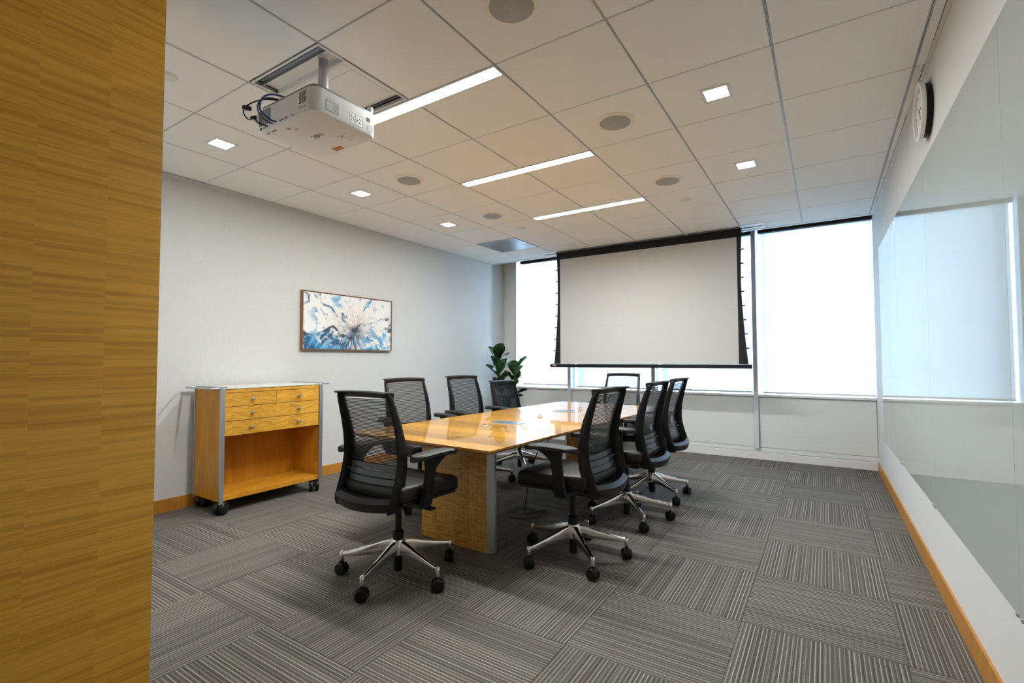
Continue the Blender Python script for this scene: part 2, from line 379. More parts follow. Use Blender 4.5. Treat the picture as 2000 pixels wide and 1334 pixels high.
# ceiling tiles, runners ---------------------------------------------
GAP, GAPX = 0.0065, 0.0042
tile_cache = {}
def ctile(x0, x1, y0, y1, mat='ceil', name='ceiling_tile'):
    w, d = round(x1-x0, 4), round(y1-y0, 4); key = (w, d, mat)
    if key not in tile_cache:
        bm = bmesh.new(); box(bm, (-w/2, -d/2, 0), (w/2, d/2, .022), .002, 1); tile_cache[key] = fin_mesh(name, bm, mat)
    return link(name, tile_cache[key], ceiling, ((x0+x1)/2, (y0+y1)/2, ZC))
LIN = {2, 4, 6}
LWID = 0.098
SX0, SX1, SY0, SY1 = -3.452, -0.548, 6.02, 6.19          # screen slot in the ceiling
for i in range(0, 9):
    for j in range(-4, 9):
        x0, x1 = GX(i)+GAP, GX(i+1)-GAP; y0, y1 = GY(j)+GAPX, GY(j+1)-GAPX
        ym = (y0+y1)/2
        if i == 8: x1 = xr(ym)-.022
        if y1 < YE and x1 < XE+.05: continue
        if j == 0 and i < 4: pass
        if (i, j) in ((3, 1), (1, 7)): continue
        if j in LIN and i in (3, 4): y0 = GY(j)+LWID+GAP*.6
        if j == 8 and 1 <= i <= 6:
            ctile(x0, x1, y0, SY0-.014)
            if i == 1: ctile(x0, SX0-.016, SY0-.010, y1)
            if i == 6: ctile(SX1+.016, x1, SY0-.010, y1)
            ctile(max(x0, SX0-.012) if i == 1 else x0, min(x1, SX1+.012) if i == 6 else x1, SY1+.014, y1)
            continue
        ctile(x0, x1, y0, y1)
def runner(name, p0, p1, axis):
    def f(bm):
        for s in (-1, 1):
            a, b = ((.0014, .0046) if axis == 1 else (.0008, .0020)); a, b = (a, b) if s > 0 else (-b, -a)
            if axis == 1: box(bm, (p0[0]+a, p0[1], ZC+.005), (p0[0]+b, p1[1], ZC+.03))
            else: box(bm, (p0[0], p0[1]+a, ZC+.010), (p1[0], p0[1]+b, ZC+.03))
    return mk(name, 'tee', f, ceiling)
for i in range(0, 9): runner('grid_runner', (GX(i), YB if GX(i) > XE else YE, 0), (GX(i), 6.31, 0), 1)
for j in range(-4, 10):
    xs = xl(GY(j))+.02 if GY(j) > YE-.05 else XE+.02
    if j in LIN:
        runner('cross_runner', (xs, GY(j), 0), (GX(3), GY(j), 0), 0); runner('cross_runner', (GX(5), GY(j), 0), (xr(GY(j))-.02, GY(j), 0), 0)
    else: runner('cross_runner', (xs, GY(j), 0), (xr(GY(j))-.02, GY(j), 0), 0)
# wall angle and front edge trim
def angle(bm, ya, yb, fx, s): prism(bm, [(fx(ya), ya), (fx(ya)+s*.02, ya), (fx(yb)+s*.02, yb), (fx(yb), yb)], ZC-.001, ZC+.012)
mk('wall_angle', 'white_metal', lambda bm: angle(bm, YE, 6.335, xl, 1), ceiling)
mk('wall_angle', 'white_metal', lambda bm: angle(bm, YB, 6.335, xr, -1), ceiling)
mk('edge_trim', 'white_metal', lambda bm: box(bm, (xl(6.3), 6.279, ZC-.002), (xr(6.3), 6.335, ZC+.02), .002, 1), ceiling)

# baseboards ---------------------------------------------------------
def bb(name, fx, s, y0, y1, label):
    o = struct(name, 'maple_base', lambda bm: prism(bm, [(fx(y0), y0), (fx(y0)+s*.011, y0), (fx(y1)+s*.011, y1), (fx(y1), y1)], 0.0, .103), label=label)
bb('baseboard_left', xl, 1, YE, YW, 'maple baseboard along the left wall')
bb('baseboard_right', xr, -1, YB, YW-.02, 'maple baseboard along the right wall')

# ------------------------------------------------------------------ window wall
MX = [-3.26, -1.9875, -0.7295]              # mullion centres
XLW, XRW = xl(YW), xr(YW)
ww = struct('wall_window', 'panel', lambda bm: (box(bm, (XLW-.2, YW+.012, -.1), (XRW+.2, YW+.22, .765)),
            box(bm, (XLW-.2, YW, 0), (-4.262, YW+.22, 2.98)), box(bm, (XLW-.2, 6.60, 2.86), (XRW+.2, YW+.22, 2.99))),
            label='low panelled wall under the windows with grey corner return')
SEG = [(-4.214, MX[0]), (MX[0], MX[1]), (MX[1], MX[2]), (MX[2], XRW+.03)]
for n, (a, b) in enumerate(SEG):
    mk('wall_panel', 'panel', lambda bm: box(bm, (a+.032 if n else -4.19, YW+.001, .150), (b-.032 if n < 3 else XRW-.006, YW+.014, .757), .0015, 1), ww)
mk('corner_panel', 'panel', lambda bm: box(bm, (-4.258, YW+.001, .12), (-4.196, YW+.014, .757), .001, 1), ww)
mk('base_rail', 'panel', lambda bm: box(bm, (XLW, YW-.001, .098), (XRW, YW+.02, .140), .0015, 1), ww)
struct('baseboard_window', 'sill', lambda bm: box(bm, (XLW, YW-.014, 0), (XRW, YW+.02, .092), .003, 1), label='white skirting under the window panels')
def pocket(bm):
    box(bm, (XLW, 6.338, 2.92), (XRW, YW, 2.94)); box(bm, (XLW, 6.335, ZC+.02), (XRW, 6.339, 2.93))
struct('trim_1', 'dark', pocket, label='dark shade pocket above the windows')
tn = 2
def mullion(x, w, z0=.135):
    global tn
    def f(bm):
        box(bm, (x-w/2, 6.605, z0), (x+w/2, 6.76, 2.86), .002, 1)
    o = struct('trim_%d' % tn, 'mullion', f, label='grey vertical window mullion'); tn += 1; return o
mlab = ('slim mullion at the far left edge of the windows', 'mullion behind the left half of the projection screen', 'mullion behind the middle of the projection screen', 'mullion just right of the projection screen')
for x, w, l in zip([-4.229]+MX, (.05, .052, .052, .052), mlab): mullion(x, w)['label'] = l
for n, x in enumerate(MX):
    o = struct('trim_%d' % tn, 'fin', lambda bm: box(bm, (x+.075, 6.79, .80), (x+.10, 7.0, 2.86)), label='dark outer glazing fin right of a mullion'); tn += 1
o = struct('trim_%d' % tn, 'sill', lambda bm: (box(bm, (-4.20, 6.612, .765), (XRW, 6.78, .792), .003, 1)), label='glossy white window sill')
for n, (a, b) in enumerate(SEG):
    o = struct('window_%d' % (n+1), 'pane', lambda bm: box(bm, (a, 6.770, .79), (b, 6.776, 2.9)), label='tall glass window pane')
    o['label'] = ('leftmost tall window pane', 'second window pane from the left', 'third window pane from the left', 'tall window pane beside the right wall')[n]
# roller shades
SHL = ('leftmost translucent white roller shade, ending above the sill', 'translucent white roller shade behind the screen\'s left half', 'translucent white roller shade behind the screen\'s right half', 'large translucent white roller shade beside the right wall')
SHX = [(-4.105, -3.292), (-3.158, -2.022), (-1.89, -0.765), (-0.655, XRW-.006)]
SHZ = [.822, .806, .806, .803]
for n, ((a, b), z) in enumerate(zip(SHX, SHZ)):
    t = empty('roller_shade', SHL[n], 'shade', ((a+b)/2, 6.655, z), 0, 'roller shades')
    w = (b-a)/2
    def fab(bm):
        N = 10; vs = []
        for zz in (0.012, 2.80-z):
            vs.append([bm.verts.new((-w+2*w*q/N, 0.0015*math.sin(q*1.7), zz)) for q in range(N+1)])
        for q in range(N): bm.faces.new((vs[0][q], vs[0][q+1], vs[1][q+1], vs[1][q]))
    mk('fabric', 'shade', fab, t)
    mk('hem_bar', 'white_metal', lambda bm: box(bm, (-w, -.006, 0), (w, .006, .022), .002, 1), t)
    mk('cassette', 'dark', lambda bm: box(bm, (-w-.02, -.05, 2.772-z), (w+.02, .03, 2.855-z), .004, 1), t)
    for s_ in (-1, 1): mk('bracket', 'white_metal', lambda bm: box(bm, (s_*(w+.022)-.002, -.04, 2.772-z), (s_*(w+.022)+.002, .03, 2.85-z)), t)

# ------------------------------------------------------------------ outside
struct('ground', 'pot', lambda bm: box(bm, (-150, 9, -40.5), (150, 250, -40)), label='street level far below the windows')
M['facade'] = plain('pale_facade', (0.72, 0.72, 0.70), 0.8)
M['facade_glass'] = plain('facade_glass', (0.30, 0.34, 0.38), 0.3)
def tower(loc, w, h, dep, label, cols, rows, fl=3.4):
    t = empty('office_tower', label, 'building', loc)
    mk('facade', 'facade', lambda bm: box(bm, (-w/2, 0, 0), (w/2, dep, h)), t)
    cw = w/cols
    bm = bmesh.new(); box(bm, (-cw*.32, -.12, -fl*.27), (cw*.32, .02, fl*.27)); wm = fin_mesh('window', bm, 'facade_glass')
    for c in range(cols):
        for r_ in range(rows):
            link('window', wm, t, (-w/2+cw*(c+.5), 0, h-2.2-fl*(r_+.5)))
    mk('cornice', 'facade', lambda bm: box(bm, (-w/2-.3, -.3, h-.6), (w/2+.3, dep, h)), t)
tower((3.2, 42, -40), 26, 51.5, 14, 'pale office tower faintly seen through the right shade', 7, 12)
tower((-38, 60, -40), 16, 52, 14, 'pale narrow tower faintly seen through the left shade', 4, 12)

# ------------------------------------------------------------------ glass boards on the right wall
GYS = [0.79, 2.115, 3.455, 4.72, 5.92]
glab = ('white glass board nearest the camera on right wall', 'second glass board from the camera on right wall', 'third glass board from the camera on right wall', 'glass board on right wall closest to the windows')
for n in range(4):
    ya, yb = GYS[n]+.0015, GYS[n+1]-.0015
    t = empty('glass_board', glab[n], 'whiteboard', (xr((ya+yb)/2), (ya+yb)/2, .43), 0, 'glass boards on the right wall')
    a0 = math.atan(-0.0071)
    t.rotation_euler = (0, 0, -a0)
    hw = (yb-ya)/2
    mk('board', 'glassboard', lambda bm: box(bm, (-.010, -hw, 0), (-.002, hw, 1.88), .0008, 1), t)
    for s_ in (-1, 1):
        mk('polished_edge', 'glass_edge', lambda bm: box(bm, (-.0098, s_*(hw+.0005)-.0004, 0), (-.0022, s_*(hw+.0005)+.0004, 1.88)), t)
        mk('clip', 'alu', lambda bm: box(bm, (-.014, s_*(hw-.02)-.007, -.006), (-.001, s_*(hw-.02)+.007, .006), .001, 1), t)

# ------------------------------------------------------------------ clock on the right wall
yc, zc = 3.30, 2.535
t = empty('wall_clock', 'round white rimmed wall clock high on right wall', 'clock', (xr(yc), yc, zc))
mk('housing', 'black', lambda bm: lathe(bm, [(.10, 0), (.136, -.001), (.136, -.028), (.10, -.030)], axis=0, seg=48), t, smooth=True)
def rim(bm):
    prof = [(.118, -.030), (.152, -.028), (.155, -.034), (.150, -.046), (.138, -.050), (.126, -.046), (.124, -.034)]
    rings = []
    for k in range(48):
        a = 2*PI*k/48; rings.append([(p[1], p[0]*math.cos(a), p[0]*math.sin(a)) for p in prof])
    loft(bm, rings+[rings[0]], cap=False); bmesh.ops.remove_doubles(bm, verts=bm.verts[:], dist=1e-5)
mk('rim', 'white_metal', rim, t, smooth=True)
mk('dial', 'clock_face', lambda bm: cyl(bm, (-.034, 0, 0), .126, .004, 0, 40), t)
mk('hour_hand', 'ink', lambda bm: box(bm, (-.038, -.004, -.004), (-.0365, .004, .06)), t, rot=(R(160), 0, 0))
mk('minute_hand', 'ink', lambda bm: box(bm, (-.041, -.003, -.004), (-.0395, .003, .095)), t, rot=(R(92), 0, 0))
for k in range(12):
    mk('hour_mark', 'ink', lambda bm: box(bm, (-.0355, -.002, .104), (-.034, .002, .118)), t, rot=(k*PI/6, 0, 0))

# ------------------------------------------------------------------ ceiling fixtures
def pick(i, j): return ((GX(i)+GX(i+1))/2, (GY(j)+GY(j+1))/2)
bm = bmesh.new(); h = .078; q = .060
for (a, b) in (((-h, -h), (h, -q)), ((-h, q), (h, h)), ((-h, -q), (-q, q)), ((q, -q), (h, q))): box(bm, (a[0], a[1], -.004), (b[0], b[1], .0005))
sq_frame = fin_mesh('trim', bm, 'white_metal')
bm = bmesh.new(); box(bm, (-q, -q, .002), (q, q, .004)); sq_lens = fin_mesh('lens', bm, 'lens_sq')
sqlab = {(1, 1): 'square recessed downlight left of the projector', (1, 3): 'square recessed downlight above the painting, left ceiling row middle',
         (1, 5): 'smallest square downlight, left row, farthest from camera', (6, 3): 'large square downlight on the right side of ceiling', (6, 5): 'square downlight on right side nearer the window',
         (6, 1): 'unseen square downlight added on the right side nearest the entry'}  # out of view: repeats the row, added to light near floor and entry wall
for (i, j), l in sqlab.items():
    x, y = pick(i, j); t = empty('square_downlight', l, 'light', (x, y, ZC-.0005), 0, 'square recessed downlights')
    link('trim', sq_frame, t); link('lens', sq_lens, t, (0, 0, -.005))
bm = bmesh.new(); lathe(bm, [(.088, .0), (.122, 0), (.120, -.006), (.092, -.010), (.088, -.006)], seg=40); sp_ring = fin_mesh('ring', bm, 'cream', True)
bm = bmesh.new(); lathe(bm, [(.098, -.002), (.098, -.010), (.06, -.014), (.01, -.015)], seg=40); sp_gr = fin_mesh('grille', bm, 'speaker', True)
bm = bmesh.new(); box(bm, (-.013, -.002, -.0165), (.013, .002, -.0145)); sp_tag = fin_mesh('badge', bm, 'paper')
splab = {(5, 1): 'round ceiling speaker cut by the top picture edge', (5, 3): 'round ceiling speaker right of the nearest light bar', (2, 3): 'round ceiling speaker right of the middle left downlight',
         (2, 5): 'small round ceiling speaker near the metal grille', (5, 5): 'round ceiling speaker left of the far right downlight', (2, 1): 'round ceiling speaker half hidden behind the projector'}
for (i, j), l in splab.items():
    x, y = pick(i, j); t = empty('ceiling_speaker', l, 'speaker', (x, y, ZC), 0, 'round ceiling speakers')
    link('ring', sp_ring, t); link('grille', sp_gr, t); link('badge', sp_tag, t, (0, 0, 0), (0, 0, R(70)))
bm = bmesh.new(); lathe(bm, [(.042, 0), (.042, -.006), (.034, -.012), (.01, -.013)], seg=28); spk = fin_mesh('cover', bm, 'white_metal', True)
bm = bmesh.new(); lathe(bm, [(.048, .0), (.048, -.002), (.044, -.003)], seg=28); spf = fin_mesh('flange', bm, 'white_metal', True)
for (x, y), l in (((-2.938, 4.731), 'small white sprinkler cover before the metal grille'), ((-1.088, 4.741), 'small white sprinkler cover above the screen\'s right half'), ((-2.926, 1.125), 'white round ceiling cover beside the wood clad wall')):
    t = empty('sprinkler_cover', l, 'sprinkler', (x, y, ZC), 0, 'sprinkler covers'); link('cover', spk, t); link('flange', spf, t)
linlab = {2: 'nearest long linear light bar beside the projector', 4: 'middle long linear light bar in the ceiling', 6: 'far linear light bar above the projection screen'}
x0, x1 = GX(3)+.006, GX(5)-.006; L = (x1-x0)/2
def lhouse(bm):
    w = LWID/2
    for s in (-1, 1): box(bm, (-L, min(s*w, s*(w-.011)), -.002), (L, max(s*w, s*(w-.011)), .03))
    for s in (-1, 1): box(bm, (min(s*L, s*(L-.008)), -w+.011, -.002), (max(s*L, s*(L-.008)), w-.011, .03))
bm = bmesh.new(); lhouse(bm); box(bm, (-L, -LWID/2, .0301), (L, LWID/2, .036)); lh = fin_mesh('housing', bm, 'white_metal')
bm = bmesh.new(); box(bm, (-L+.008, -LWID/2+.0115, .004), (L-.008, LWID/2-.0115, .007)); ll = fin_mesh('lens', bm, 'lens_lin')
for j, l in linlab.items():
    t = empty('linear_light', l, 'light', ((x0+x1)/2, GY(j)+LWID/2+.004, ZC), 0, 'linear light bars'); link('housing', lh, t); link('lens', ll, t)
# metal return air grille
x0, x1, y0, y1 = GX(1)+.007, GX(2)-.007, GY(7)+.007, GY(8)-.007
t = empty('return_air_grille', 'perforated grey metal air grille flush in ceiling', 'vent', ((x0+x1)/2, (y0+y1)/2, ZC))
w = (x1-x0)/2
mk('plate', 'perf', lambda bm: box(bm, (-w+.012, -w+.012, -.001), (w-.012, w-.012, .004)), t)
def gfr(bm):
    for a, b in (((-w, -w), (w, -w+.012)), ((-w, w-.012), (w, w)), ((-w, -w+.012), (-w+.012, w-.012)), ((w-.012, -w+.012), (w, w-.012))): box(bm, (*a, -.003), (*b, .006))
mk('frame', 'alu', gfr, t)

# ------------------------------------------------------------------ projector mount plate (ceiling tile 3,1)
x0, x1, y0, y1 = GX(3)+.007, GX(4)-.007, GY(1)+.007, GY(2)-.007
cx, cy = (x0+x1)/2, (y0+y1)/2; w = (x1-x0)/2
mt = empty('projector_mount', 'slotted white ceiling mount plate with grey drop pole', 'mount', (cx, cy, ZC))
def plate(bm):
    box(bm, (-w, -w+.155, 0), (w, w-.085, .004)); box(bm, (-w, -w, 0), (w, -w+.012, .004)); box(bm, (-w, w-.012, 0), (w, w, .004))
    for s in (-1, 1):
        box(bm, (s*w-(.012 if s > 0 else 0), -w+.012, 0), (s*w+(0 if s > 0 else .012), -w+.155, .004)); box(bm, (s*w-(.012 if s > 0 else 0), w-.085, 0), (s*w+(0 if s > 0 else .012), w-.012, .004))
mk('plate', 'white_metal', plate, mt)
mk('recess', 'white_metal', lambda bm: (box(bm, (-w+.012, -w+.06, .026), (w-.012, -w+.155, .030)), box(bm, (-w+.012, -w+.151, .004), (w-.012, -w+.155, .028))), mt)
mk('recess', 'white_metal', lambda bm: box(bm, (-w+.012, w-.085, .026), (w-.012, w-.04, .03)), mt)
mk('channel', 'alu', lambda bm: (box(bm, (-w+.012, -w+.012, .03), (w-.012, -w+.06, .034)), box(bm, (-w+.012, -w+.056, .004), (w-.012, -w+.060, .032))), mt)
mk('channel', 'alu', lambda bm: box(bm, (-w+.012, w-.04, .03), (w-.012, w-.012, .034)), mt)
bm = bmesh.new(); box(bm, (-.011, -.004, 0), (.011, .004, .002)); slot = fin_mesh('slot', bm, 'ink')
for k in range(19):
    xx = -w+.035+k*.0285
    for yy in (-w+.024, -w+.040): link('slot', slot, mt, (xx, yy, .0275))
    link('slot', slot, mt, (xx, w-.026, .0275))
px, py = -2.127-cx, 1.508-cy
mk('pole', 'alu', lambda bm: (cyl(bm, (px, py, -.315), .024, .345, 2, 28),), mt, smooth=True)
mk('pole_collar', 'white_metal', lambda bm: lathe(bm, [(.03, .03), (.03, .018), (.026, .012)], (px, py, 0), seg=28), mt, smooth=True)
mk('access_panel', 'white_metal', lambda bm: (box(bm, (-w+.03, -w+.165, -.003), (w-.03, -w+.205, .001), .001, 1), box(bm, (-w+.03, -w+.225, -.003), (w-.03, w-.10, .001), .001, 1)), mt)
mk('bracket_arm', 'white_metal', lambda bm: (box(bm, (px-.05, py-.05, -.322), (px+.05, py+.05, -.306), .004, 1), box(bm, (px+.015, py-.19, -.3235), (px+.045, py+.05, -.316), .002, 1), box(bm, (px+.20, py-.02, -.3235), (px+.24, py+.03, -.290), .003, 1), box(bm, (px+.03, py-.012, -.3235), (px+.22, py+.012, -.317), .001, 1)), mt)

# ------------------------------------------------------------------ projector
PW, PD, PH = .434, .348, .124                # x, y, z
pj = empty('projector', 'white ceiling projector hung upside down by grey pole', 'projector', (-2.028, 1.414, 2.30))
def pbody(bm):
    def rr_(hx, hy, rad, z, n=7):
        out = []
        for sx, sy, a0 in ((1, 1, 0), (-1, 1, PI/2), (-1, -1, PI), (1, -1, 1.5*PI)):
            for q in range(n): a = a0+q*PI/2/(n-1); out.append((sx*(hx-rad)+rad*math.cos(a), sy*(hy-rad)+rad*math.sin(a), z))
        return out
    loft(bm, [rr_(PW/2-.010, PD/2-.010, .035, 0), rr_(PW/2-.003, PD/2-.003, .040, .003), rr_(PW/2, PD/2, .042, .010), rr_(PW/2, PD/2, .042, PH-.016)])
mk('body', 'proj', pbody, pj, smooth=True)
def ptop(bm):
    def rr_(hx, hy, rad, z, n=7):
        out = []
        for sx, sy, a0 in ((1, 1, 0), (-1, 1, PI/2), (-1, -1, PI), (1, -1, 1.5*PI)):
            for q in range(n): a = a0+q*PI/2/(n-1); out.append((sx*(hx-rad)+rad*math.cos(a), sy*(hy-rad)+rad*math.sin(a), z))
        return out
    loft(bm, [rr_(PW/2-.0005, PD/2-.0005, .042, PH-.016), rr_(PW/2-.002, PD/2-.002, .042, PH-.006), rr_(PW/2-.012, PD/2-.012, .04, PH)])
mk('top_cover', 'proj_grey', ptop, pj, smooth=True)
yb = -PD/2
# rear face (faces -y): vents, ports
bm = bmesh.new(); box(bm, (-.0068, -.0008, -.0017), (.0068, .0006, .0017)); vs = fin_mesh('vent_slot', bm, 'ink')
for c in range(6):
    for r_ in range(12): link('vent_slot', vs, pj, (-.200+c*.0165, yb, .030+r_*.0062))
for c in range(3):
    for r_ in range(11): link('vent_slot', vs, pj, (.118+c*.0165, yb, .030+r_*.0066))
mk('port_strip', 'proj', lambda bm: box(bm, (-.205, yb-.0008, .006), (.150, yb+.002, .0235), .0005, 1), pj)
def port(name, mat, x, wx, wz, z=.0145): mk(name, mat, lambda bm: box(bm, (x-wx/2, yb-.002, z-wz/2), (x+wx/2, yb, z+wz/2), .0006, 1), pj)
port('network_port', 'ink', -.188, .014, .013); port('serial_port', 'copper', -.158, .018, .010); port('video_port', 'copper', .015, .020, .009)
port('hdmi_port', 'ink', -.012, .009, .006); port('hdmi_port', 'ink', -.030, .009, .006); port('usb_port', 'ink', .062, .008, .006); port('audio_jack', 'ink', -.132, .005, .006)
mk('corner_cover', 'proj', lambda bm: box(bm, (.10, yb-.0012, .030), (.176, yb+.001, .046), .001, 1), pj)
xb = PW/2
# side face (faces +x): label, buttons, logo panel, speaker
mk('rating_label', 'ink', lambda bm: box(bm, (xb-.001, -.117, .020), (xb+.0005, -.050, .066)), pj)
mk('rating_label_paper', 'paper', lambda bm: box(bm, (xb-.001, -.1145, .0225), (xb+.0009, -.0525, .0635)), pj)
for k in range(11):
    l_ = .018+.022*random.random()
    mk('print_line', 'proj_grey', lambda bm: box(bm, (xb, -.054-l_, .026+k*.0031), (xb+.0012, -.056, .0272+k*.0031)), pj)
mk('top_label', 'paper', lambda bm: box(bm, (xb-.001, -.112, .074), (xb+.0006, -.070, .079)), pj)
mk('keypad', 'proj', lambda bm: box(bm, (xb-.001, .010, .018), (xb+.0006, .082, .066), .0004, 1), pj)
bm = bmesh.new(); box(bm, (-.001, -.0355, -.0001), (.001, .0355, .0008)); kf = fin_mesh('keypad_outline', bm, 'proj_grey')
link('keypad_outline', kf, pj, (xb, .046, .0175)); link('keypad_outline', kf, pj, (xb, .046, .0660))
bm = bmesh.new(); box(bm, (-.001, -.0004, -.0245), (.001, .0004, .0245)); kf2 = fin_mesh('keypad_outline', bm, 'proj_grey')
link('keypad_outline', kf2, pj, (xb, .0098, .042)); link('keypad_outline', kf2, pj, (xb, .0822, .042))
bm = bmesh.new(); lathe(bm, [(.0050, 0), (.0050, .0018), (.0036, .0026)], axis=0, seg=14); kb = fin_mesh('button', bm, 'proj', True)
bm = bmesh.new(); lathe(bm, [(.0062, 0), (.0062, .0006)], axis=0, seg=14); kr = fin_mesh('button_ring', bm, 'proj_grey', True)
for yy, zz in ((.022, .052), (.022, .034), (.070, .052), (.070, .034), (.046, .043), (.046, .057), (.046, .029), (.034, .043), (.058, .043)):
    b_ = link('button', kb, pj, (xb, yy, zz)); link('button_ring', kr, b_)
mk('side_speaker', 'paper', lambda bm: cyl(bm, (xb-.001, .130, .032), .019, .0022, 0, 28), pj)
mk('cable_lock', 'ink', lambda bm: box(bm, (xb-.001, .108, .062), (xb+.0012, .126, .080)), pj)
mk('lens_ring', 'proj', lambda bm: cyl(bm, (.10, PD/2-.004, .055), .04, .018, 1, 28), pj, smooth=True)
mk('foot', 'white_metal', lambda bm: lathe(bm, [(.012, 0), (.014, .02), (.012, .026)], (xb-.02, .145, PH-.002), seg=18), pj, smooth=True)
# underside print
nm = text_mesh('brand_mark', 'NEC', .036, 'ink'); o = link('brand_mark', nm, pj, (.0, -.008, -.0004)); o.rotation_euler = Matrix(((-1, 0, 0), (0, 1, 0), (0, 0, -1))).to_euler()
nm = text_mesh('port_print', 'HDMI', .014, 'ink'); o = link('port_print', nm, pj, (-.120, -.150, -.0004)); o.rotation_euler = Matrix(((-1, 0, 0), (0, 1, 0), (0, 0, -1))).to_euler()
nm = text_mesh('port_print', 'LAN', .012, 'ink'); o = link('port_print', nm, pj, (-.165, -.150, -.0004)); o.rotation_euler = Matrix(((-1, 0, 0), (0, 1, 0), (0, 0, -1))).to_euler()
mk('orange_sticker', 'orange', lambda bm: box(bm, (-.062, .120, -.0012), (.0, .152, .0002)), pj)
mk('warning_sticker', 'cream', lambda bm: box(bm, (-.062, -.138, -.0012), (-.022, -.110, .0002)), pj)
mk('warning_print', 'proj_grey', lambda bm: (box(bm, (-.052, -.132, -.0018), (-.034, -.117, -.001)), box(bm, (-.03, -.104, -.0008), (-.012, -.098, .0002))), pj)
mk('lamp_cover_line', 'proj_grey', lambda bm: (box(bm, (.06, .055, -.0006), (.135, .0562, .0002)), box(bm, (.10, .085, -.0006), (.165, .086, .0002)), box(bm, (.09, .105, -.0006), (.12, .108, .0002)), box(bm, (.085, .062, -.0006), (.10, .07, .0002))), pj)
mk('led_window', 'paper', lambda bm: [box(bm, (-.115+k*.014, .163, -.001), (-.107+k*.014, .169, .001)) for k in range(3)], pj)
# cables behind the projector
PX, PY, PZ = -2.028, 1.414, 2.30
def cable(name, mat, pts, r, label):
    pts = smooth_path(pts, 8); o = Vector(pts[0])
    ob = mk(name, mat, lambda bm: tube(bm, [p-o for p in pts], r, 8), None, o, smooth=True); tag(ob, label, 'cable'); return ob
RB = PY-PD/2
cable('blue_cable', 'blue_cable', [(PX-.02, RB+.10, PZ+.134), (PX-.06, RB-.005, PZ+.140), (PX-.09, RB-.05, PZ+.115), (PX-.10, RB-.055, PZ+.06), (PX-.075, RB-.02, PZ+.022), (PX-.06, RB-.002, PZ+.016)], .0042, 'blue data cable looping into the projector ports')
cable('video_cable', 'grey_cable', [(PX-.05, RB+.09, PZ+.131), (PX-.10, RB-.01, PZ+.135), (PX-.125, RB-.05, PZ+.10), (PX-.115, RB-.05, PZ+.045), (PX-.10, RB-.015, PZ+.02), (PX-.09, RB-.001, PZ+.0155)], .0038, 'grey video cable looping beside the blue projector cable')
pc = empty('adapter_cable', 'thin black cable with ferrite block behind the projector', 'cable', (PX-.15, RB-.03, PZ+.10))
def rel(pts, o): return [Vector(p)-Vector(o) for p in pts]
o_ = (PX-.15, RB-.03, PZ+.10)
mk('wire', 'black', lambda bm: tube(bm, smooth_path(rel([(PX-.03, RB+.08, PZ+.129), (PX-.11, RB-.02, PZ+.127), (PX-.19, RB-.06, PZ+.108), (PX-.235, RB-.06, PZ+.086), (PX-.232, RB-.04, PZ+.060), (PX-.19, RB-.045, PZ+.048), (PX-.16, RB-.05, PZ+.044), (PX-.158, RB-.03, PZ+.025), (PX-.132, RB-.002, PZ+.0145)], o_), 8), .0030, 8), pc, smooth=True)
mk('ferrite_block', 'black', lambda bm: box(bm, (-.022, -.010, -.010), (.022, .010, .010), .004, 2), pc, (-.055, -.03, -.004), (0, R(15), R(12)), smooth=True)
mk('plug', 'black', lambda bm: box(bm, (-.018, -.007, -.007), (.018, .007, .007), .003, 2), pc, (-.02, -.018, -.055), (0, R(10), 0), smooth=True)

# ------------------------------------------------------------------ projection screen
SY = 6.105
ps = empty('projection_screen', 'tensioned white projection screen with black borders', 'screen', (-1.99, SY, 1.137))
ox, oz = -1.99, 1.137
mk('sheet', 'screen', lambda bm: box(bm, (-3.143-ox, -.003, 1.163-oz), (-0.842-ox, -.001, 2.643-oz)), ps)
def border(bm):
    zs = [1.163+(2.742-1.163)*k/24 for k in range(25)]
    def ext(z, top):
        t = (z-1.163)/(2.742-1.163); m = .35
        return .040+.062*max(0, (.62-t)/.62)**1.6+.016*max(0, (t-.62)/.38)**2
    L_ = [(-3.130-ext(z, 0)-.012-ox, z-oz) for z in zs]; R_ = [(-0.855+ext(z, 0)+.012-ox, z-oz) for z in zs]
    for y in (0.0,):
        for k in range(24):
            q = [(L_[k][0], 0, L_[k][1]), (R_[k][0], 0, R_[k][1]), (R_[k+1][0], 0, R_[k+1][1]), (L_[k+1][0], 0, L_[k+1][1])]
            q2 = [(a, .0012, c) for a, b, c in q]
            loft(bm, [q, q2])
mk('border', 'screen_black', border, ps)
mk('bottom_bar', 'black', lambda bm: box(bm, (-3.306-ox, -.014, 1.114-oz), (-0.702-ox, .014, 1.161-oz), .004, 2), ps)
mk('bar_badge', 'red_white', lambda bm: box(bm, (-3.262-ox, -.0155, 1.132-oz), (-3.205-ox, -.0138, 1.148-oz), .0005, 1), ps)
bm = bmesh.new(); box(bm, (-.017, -.002, -.008), (.017, .002, .008), .001, 1); tabm = fin_mesh('tension_tab', bm, 'screen_black')
for k in range(9):
    z = 2.66-k*.164; t_ = (z-1.163)/(2.742-1.163)
    e = .040+.062*max(0, (.62-t_)/.62)**1.6+.016*max(0, (t_-.62)/.38)**2
    link('tension_tab', tabm, ps, (-3.142-e-.012-ox, 0, z-oz)); link('tension_tab', tabm, ps, (-0.843+e+.012-ox, 0, z-oz))
def cord(bm):
    for s in (-1, 1):
        pts = []
        for k in range(13):
            z = 1.17+(2.735-1.17)*k/12; t_ = (z-1.163)/(2.742-1.163); e = .040+.062*max(0, (.62-t_)/.62)**1.6+.016*max(0, (t_-.62)/.38)**2
            pts.append(((-3.142-e-.026 if s < 0 else -.843+e+.026)-ox, 0, z-oz))
        tube(bm, pts, .0011, 5)
mk('tension_cord', 'white_metal', cord, ps)
